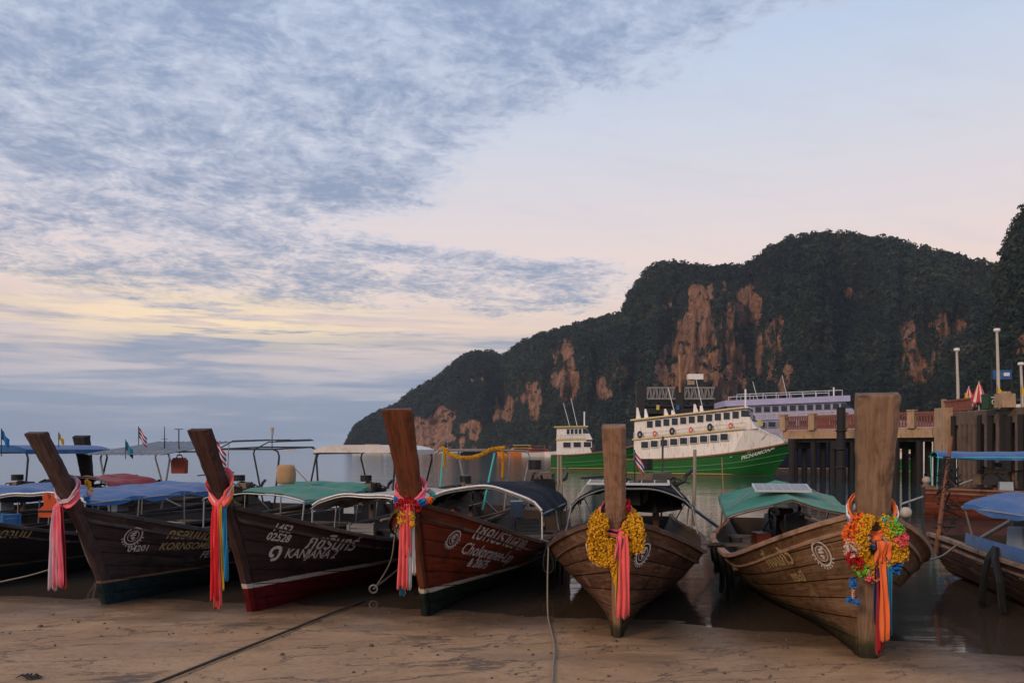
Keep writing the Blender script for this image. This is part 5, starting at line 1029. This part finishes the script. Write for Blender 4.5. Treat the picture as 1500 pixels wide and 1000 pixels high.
for k in range(8):  # pier piles, with extra black rows added to darken the space under the deck
    for yy in (.5, 1.6, 2.7): MB().tube([(PL * (.05 + .128 * k), yy, -2), (PL * (.05 + .128 * k), yy, DZ - .7)], .20, 10).build('pile', M_pile, pr)
fp = thing('fender_pile', 'black timber fender pile standing in front of the pier', 'pile', (at(1232, 0, 47).x, 47, 0)); MB().tube([(0, 0, -2), (0, 0, 4.5)], [.27, .25], 10).build('trunk', M_pile, fp)
for z in (.9, 2.0, 3.1): mb = MB(); mb.torus((0, 0, z), .28, .06, 'z', 14, 6); mb.build('tyre', M_black, fp)
for p, lab in ((1160, 'slim black pile under the left end of the pier'), (1312, 'slim black pile under the pier beside the opening')):
    f_ = thing('fender_pile', lab, 'pile', (at(p, 0, 50 if p < 1200 else 46.5).x, 50 if p < 1200 else 46.5, 0)); MB().tube([(0, 0, -2), (.03, 0, 2.6)], [.22, .2], 9).build('trunk', M_pile, f_)

# wharf at the right
WA = Vector((at(1388, 0, 42).x, 42, 0)); WB = Vector((at(1640, 0, 30).x, 30, 0)); wd = WB - WA; WL = wd.length; wrz = math.atan2(wd.y, wd.x); WZ = 3.95
wf = thing('wharf', 'concrete wharf on dark timber piles at the right edge', 'wharf', WA, wrz)
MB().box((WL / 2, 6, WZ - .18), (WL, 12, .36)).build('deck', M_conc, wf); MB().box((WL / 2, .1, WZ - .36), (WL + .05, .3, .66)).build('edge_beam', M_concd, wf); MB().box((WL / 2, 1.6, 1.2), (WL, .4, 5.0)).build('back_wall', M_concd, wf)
rr = random.Random(3); x = .4
while x < WL - .3:
    if rr.random() < .55: MB().tube([(x, -.12, -2), (x + rr.uniform(-.08, .08), -.14, WZ - .25 + rr.uniform(-.2, .1))], rr.uniform(.11, .16), 8).build('fender_post', M_pile, wf)
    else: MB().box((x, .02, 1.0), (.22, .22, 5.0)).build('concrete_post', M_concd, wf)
    x += rr.uniform(.38, .52)
MB().box((.1, -.05, WZ - .9), (1.0, .9, 2.3)).build('corner_block', M_conc, wf)
# low red-brown parapet
pa = thing('parapet', 'red-brown slatted parapet on the wharf corner', 'fence', WA + wd.normalized() * .2 + Vector((0, .4, WZ)), wrz)
MB().box((1.15, 0, .62), (2.5, .14, .10)).build('top_rail', M_balus, pa); MB().box((1.15, 0, .10), (2.5, .14, .10)).build('bottom_rail', M_balus, pa); MB().box((-.15, 0, .36), (.16, .2, .76)).build('post', M_conc, pa)
for k in range(17): MB().box((.05 + k * .145, 0, .36), (.075, .07, .44)).build('slat', M_balus, pa)
def on_wharf(px, Y): return Vector(((px - 750) / FPX * Y, Y, WZ))
M_lamp = paint('lamp_post_grey', (.46, .40, .34), .6, .2, 3)
for px, Y, h, lab in ((1403, 44, 3.5, 'shorter grey lamp post beside the parasols'), (1462, 40, 4.0, 'taller grey lamp post right of the green bin'), (1497, 43, 2.6, 'stubby grey post at the right edge')):
    l_ = thing('lamp_post', lab, 'lamp post', on_wharf(px, Y), 0, 'lamp posts on the wharf'); MB().tube([(.03, 0, 0), (0, 0, h * .5), (-.06, 0, h)], [.085, .075, .06], 9).build('post', M_lamp, l_)
    mb = MB(); mb.tube([(-.06, 0, h), (-.06, 0, h + .08), (-.06, 0, h + .20)], [.07, .16, .14], 10); mb.build('lamp_head', M_white, l_)
    if px == 1462:
        for q in range(5): MB().tube([(-.06, 0, h + .2), (-.06 + .28 * math.cos(q * 1.257), .28 * math.sin(q * 1.257), h + .34)], .016, 4).build('spike', M_dark, l_)
M_par = [cloth('parasol_red', (.55, .05, .05)), cloth('parasol_white', (.72, .55, .50))]
for px, Y, lab in ((1419, 45, 'left closed red and white parasol on the wharf'), (1434, 44, 'right closed red and white parasol, the taller of the two')):
    p_ = thing('parasol', lab, 'parasol', on_wharf(px, Y), 0, 'closed parasols on the wharf'); hh = 1.55 if px == 1419 else 1.75; MB().tube([(0, 0, 0), (0, 0, hh + .1)], .03, 6).build('pole', M_lamp, p_)
    for k in range(10):
        a0, a1 = 2 * math.pi * k / 10, 2 * math.pi * (k + 1) / 10; mb = MB(); rg = []
        for z, q in ((hh, .03), (hh - .3, .13), (hh - .7, .24), (hh - 1.05, .34), (hh - 1.12, .30)): rg.append([(q * math.cos(a0), q * math.sin(a0), z), (q * 1.25 * math.cos((a0 + a1) / 2), q * 1.25 * math.sin((a0 + a1) / 2), z), (q * math.cos(a1), q * math.sin(a1), z)])
        mb.loft(rg, False); mb.build('gore', M_par[k % 2], p_)
bn = thing('wheelie_bin', 'dark green wheelie bin with pale round mark', 'bin', on_wharf(1451, 37.5)); M_bin = paint('bin_green', (.02, .06, .025), .5, .2, 3)
MB().box((0, 0, .31), (.52, .5, .62), None, 1.12).build('body', M_bin, bn); MB().box((0, 0, .66), (.62, .6, .09), None, .9).build('lid', paint('bin_lid', (.012, .02, .014), .5), bn); mb = MB(); mb.torus((0, -.30, .30), .11, .02, 'y', 18, 5); mb.build('mark', M_white, bn); MB().box((0, -.295, .52), (.3, .012, .04)).build('label_bar', M_white, bn)
cb = thing('concrete_block', 'tan concrete block beside the green bin', 'block', on_wharf(1472, 36.5)); MB().box((0, 0, .32), (.66, .6, .64), None, .95).build('block', M_conc, cb); MB().box((.03, 0, .69), (.34, .34, .11), None, .8).build('cap', M_conc, cb)
sg = thing('signboard', 'small blue sign on thin poles behind the wharf', 'sign', on_wharf(1468, 47)); MB().box((0, 0, 2.5), (1.1, .06, .55)).build('board', M_bluecloth, sg)
for s in (-.6, .6): MB().tube([(s, .05, 0), (s, .05, 3.4)], .03, 6).build('pole', M_dark, sg)
MB().box((.25, -.035, 2.52), (.35, .01, .2)).build('panel', M_white, sg)
for px, lab in ((1413, 'left yellow pennant on the wharf'), (1461, 'yellow pennant at the foot of the taller lamp post'), (1496, 'yellow pennant at the far right of the wharf')):
    flag(lab, on_wharf(px, 43.5 if px == 1413 else 39), 1.25, [cloth('flag_yellow', (.65, .42, .02))], .5, True)

# ------------------------------------------------------------------ boats far out in the bay
def yacht(label, px, Y, L=9, flip=1, hull=None, cabin=None, sail=False, canopy=None, rz=0.0):
    r = thing('motor_boat' if not sail else 'sailing_boat', label, 'boat', ((px - 750) / FPX * Y, Y, 0), rz, 'boats anchored in the bay'); hm = hull or M_fwhite; cm = cabin or M_fwhite; mb = MB(); rg = []
    for k in range(13):
        t_ = k / 12; x = lerp(-L / 2, L / 2, t_) * flip; w = L * .14 * (1 - max((t_ - .4) / .6, 0) ** 2.2 * .98); d_ = L * (.085 + .05 * t_ ** 2)
        rg.append([(x - flip * .04 * L * t_ ** 4, -w * .7, -.3), (x, -w, d_), (x, -w * .9, d_ * .97), (x, w * .9, d_ * .97), (x, w, d_), (x - flip * .04 * L * t_ ** 4, w * .7, -.3)])
    mb.loft(rg); mb.build('hull', hm, r, False)
    d_ = L * .09
    if sail:
        MB().box((0, 0, d_ + .25), (L * .35, L * .15, .5), None, .8).build('cabin', cm, r); MB().tube([(0, 0, d_), (0, 0, L * 1.25)], .09, 6).build('mast', M_steel, r); MB().tube([(0, 0, d_ + .9), (-flip * L * .42, 0, d_ + .8)], .10, 6).build('boom', M_fwhite, r)
    else:
        MB().prism([(-L * .38 * flip, d_), (L * .22 * flip, d_), (L * .10 * flip, d_ + L * .09), (-L * .36 * flip, d_ + L * .09)], -L * .10, L * .10).build('cabin', cm, r); MB().box((-L * .1 * flip, 0, d_ + L * .055), (L * .36, L * .206, L * .035)).build('window_band', M_glass, r)
        MB().box((-L * .12 * flip, 0, d_ + L * .155), (L * .42, L * .2, L * .015)).build('hard_top', canopy or cm, r)
        for sx in (-.30, .05):
            for s in (-1, 1): MB().tube([(sx * L * flip, s * L * .09, d_ + L * .08), (sx * L * flip, s * L * .09, d_ + L * .15)], .05, 4).build('support', M_steel, r)
    return r
M_oy = paint('orange_boat_paint', (.65, .20, .03), .5, .2, 1)
yacht('long white speedboat under the tip of the headland', 540, 300, 13, -1, cabin=M_cream)
yacht('white cruiser with bright top beside the red box boat', 578, 280, 11, 1, rz=.2)
yacht('small white boat with orange-red top left of the dark prow', 596, 270, 6, 1, canopy=M_lring, rz=.5)
yacht('orange passenger boat anchored below the cliffs', 757, 210, 11, -1, M_oy, M_oy, canopy=M_tile, rz=.1)
yacht('pale speedboat with reddish side right of the orange boat', 795, 190, 10, 1, cabin=M_redplastic, rz=-.1)
yacht('white speedboat half hidden by the smaller green ferry', 822, 185, 8, -1)
yacht('low dark boat left of the orange boat', 690, 230, 7, 1, M_navy, M_navy)
yacht('slim sailing boat anchored below the orange cliffs', 656, 330, 9, 1, sail=True)
yacht('second sailing boat close to the dark prow, mast against the rock', 617, 340, 9, -1, sail=True)
yacht('tiny white boat on the horizon right of the lamp mast', 482, 420, 8, 1)
yacht('tiny white boat on the horizon left of the lamp mast', 424, 620, 9, -1)
yacht('large white boat showing behind the concrete block at right edge', 1545, 57, 21, -1)

# ------------------------------------------------------------------ sea air between the beach and the cliffs
mh = bpy.data.materials.new('sea_haze'); mh.use_nodes = True; t = NT(mh.node_tree); t.n.clear()
pvn = t.add('ShaderNodeVolumePrincipled'); pvn.inputs['Color'].default_value = (.72, .82, 1.0, 1); pvn.inputs['Density'].default_value = .00010; pvn.inputs['Anisotropy'].default_value = .0
mo = t.add('ShaderNodeOutputMaterial'); t.l.new(pvn.outputs[0], mo.inputs['Volume'])
hb_ = MB(); hb_.box((0, 4300, 148), (19000, 9700, 306)); hz = hb_.build('haze', mh, None, False, kind='stuff', label='thin sea haze over the bay', category='haze')
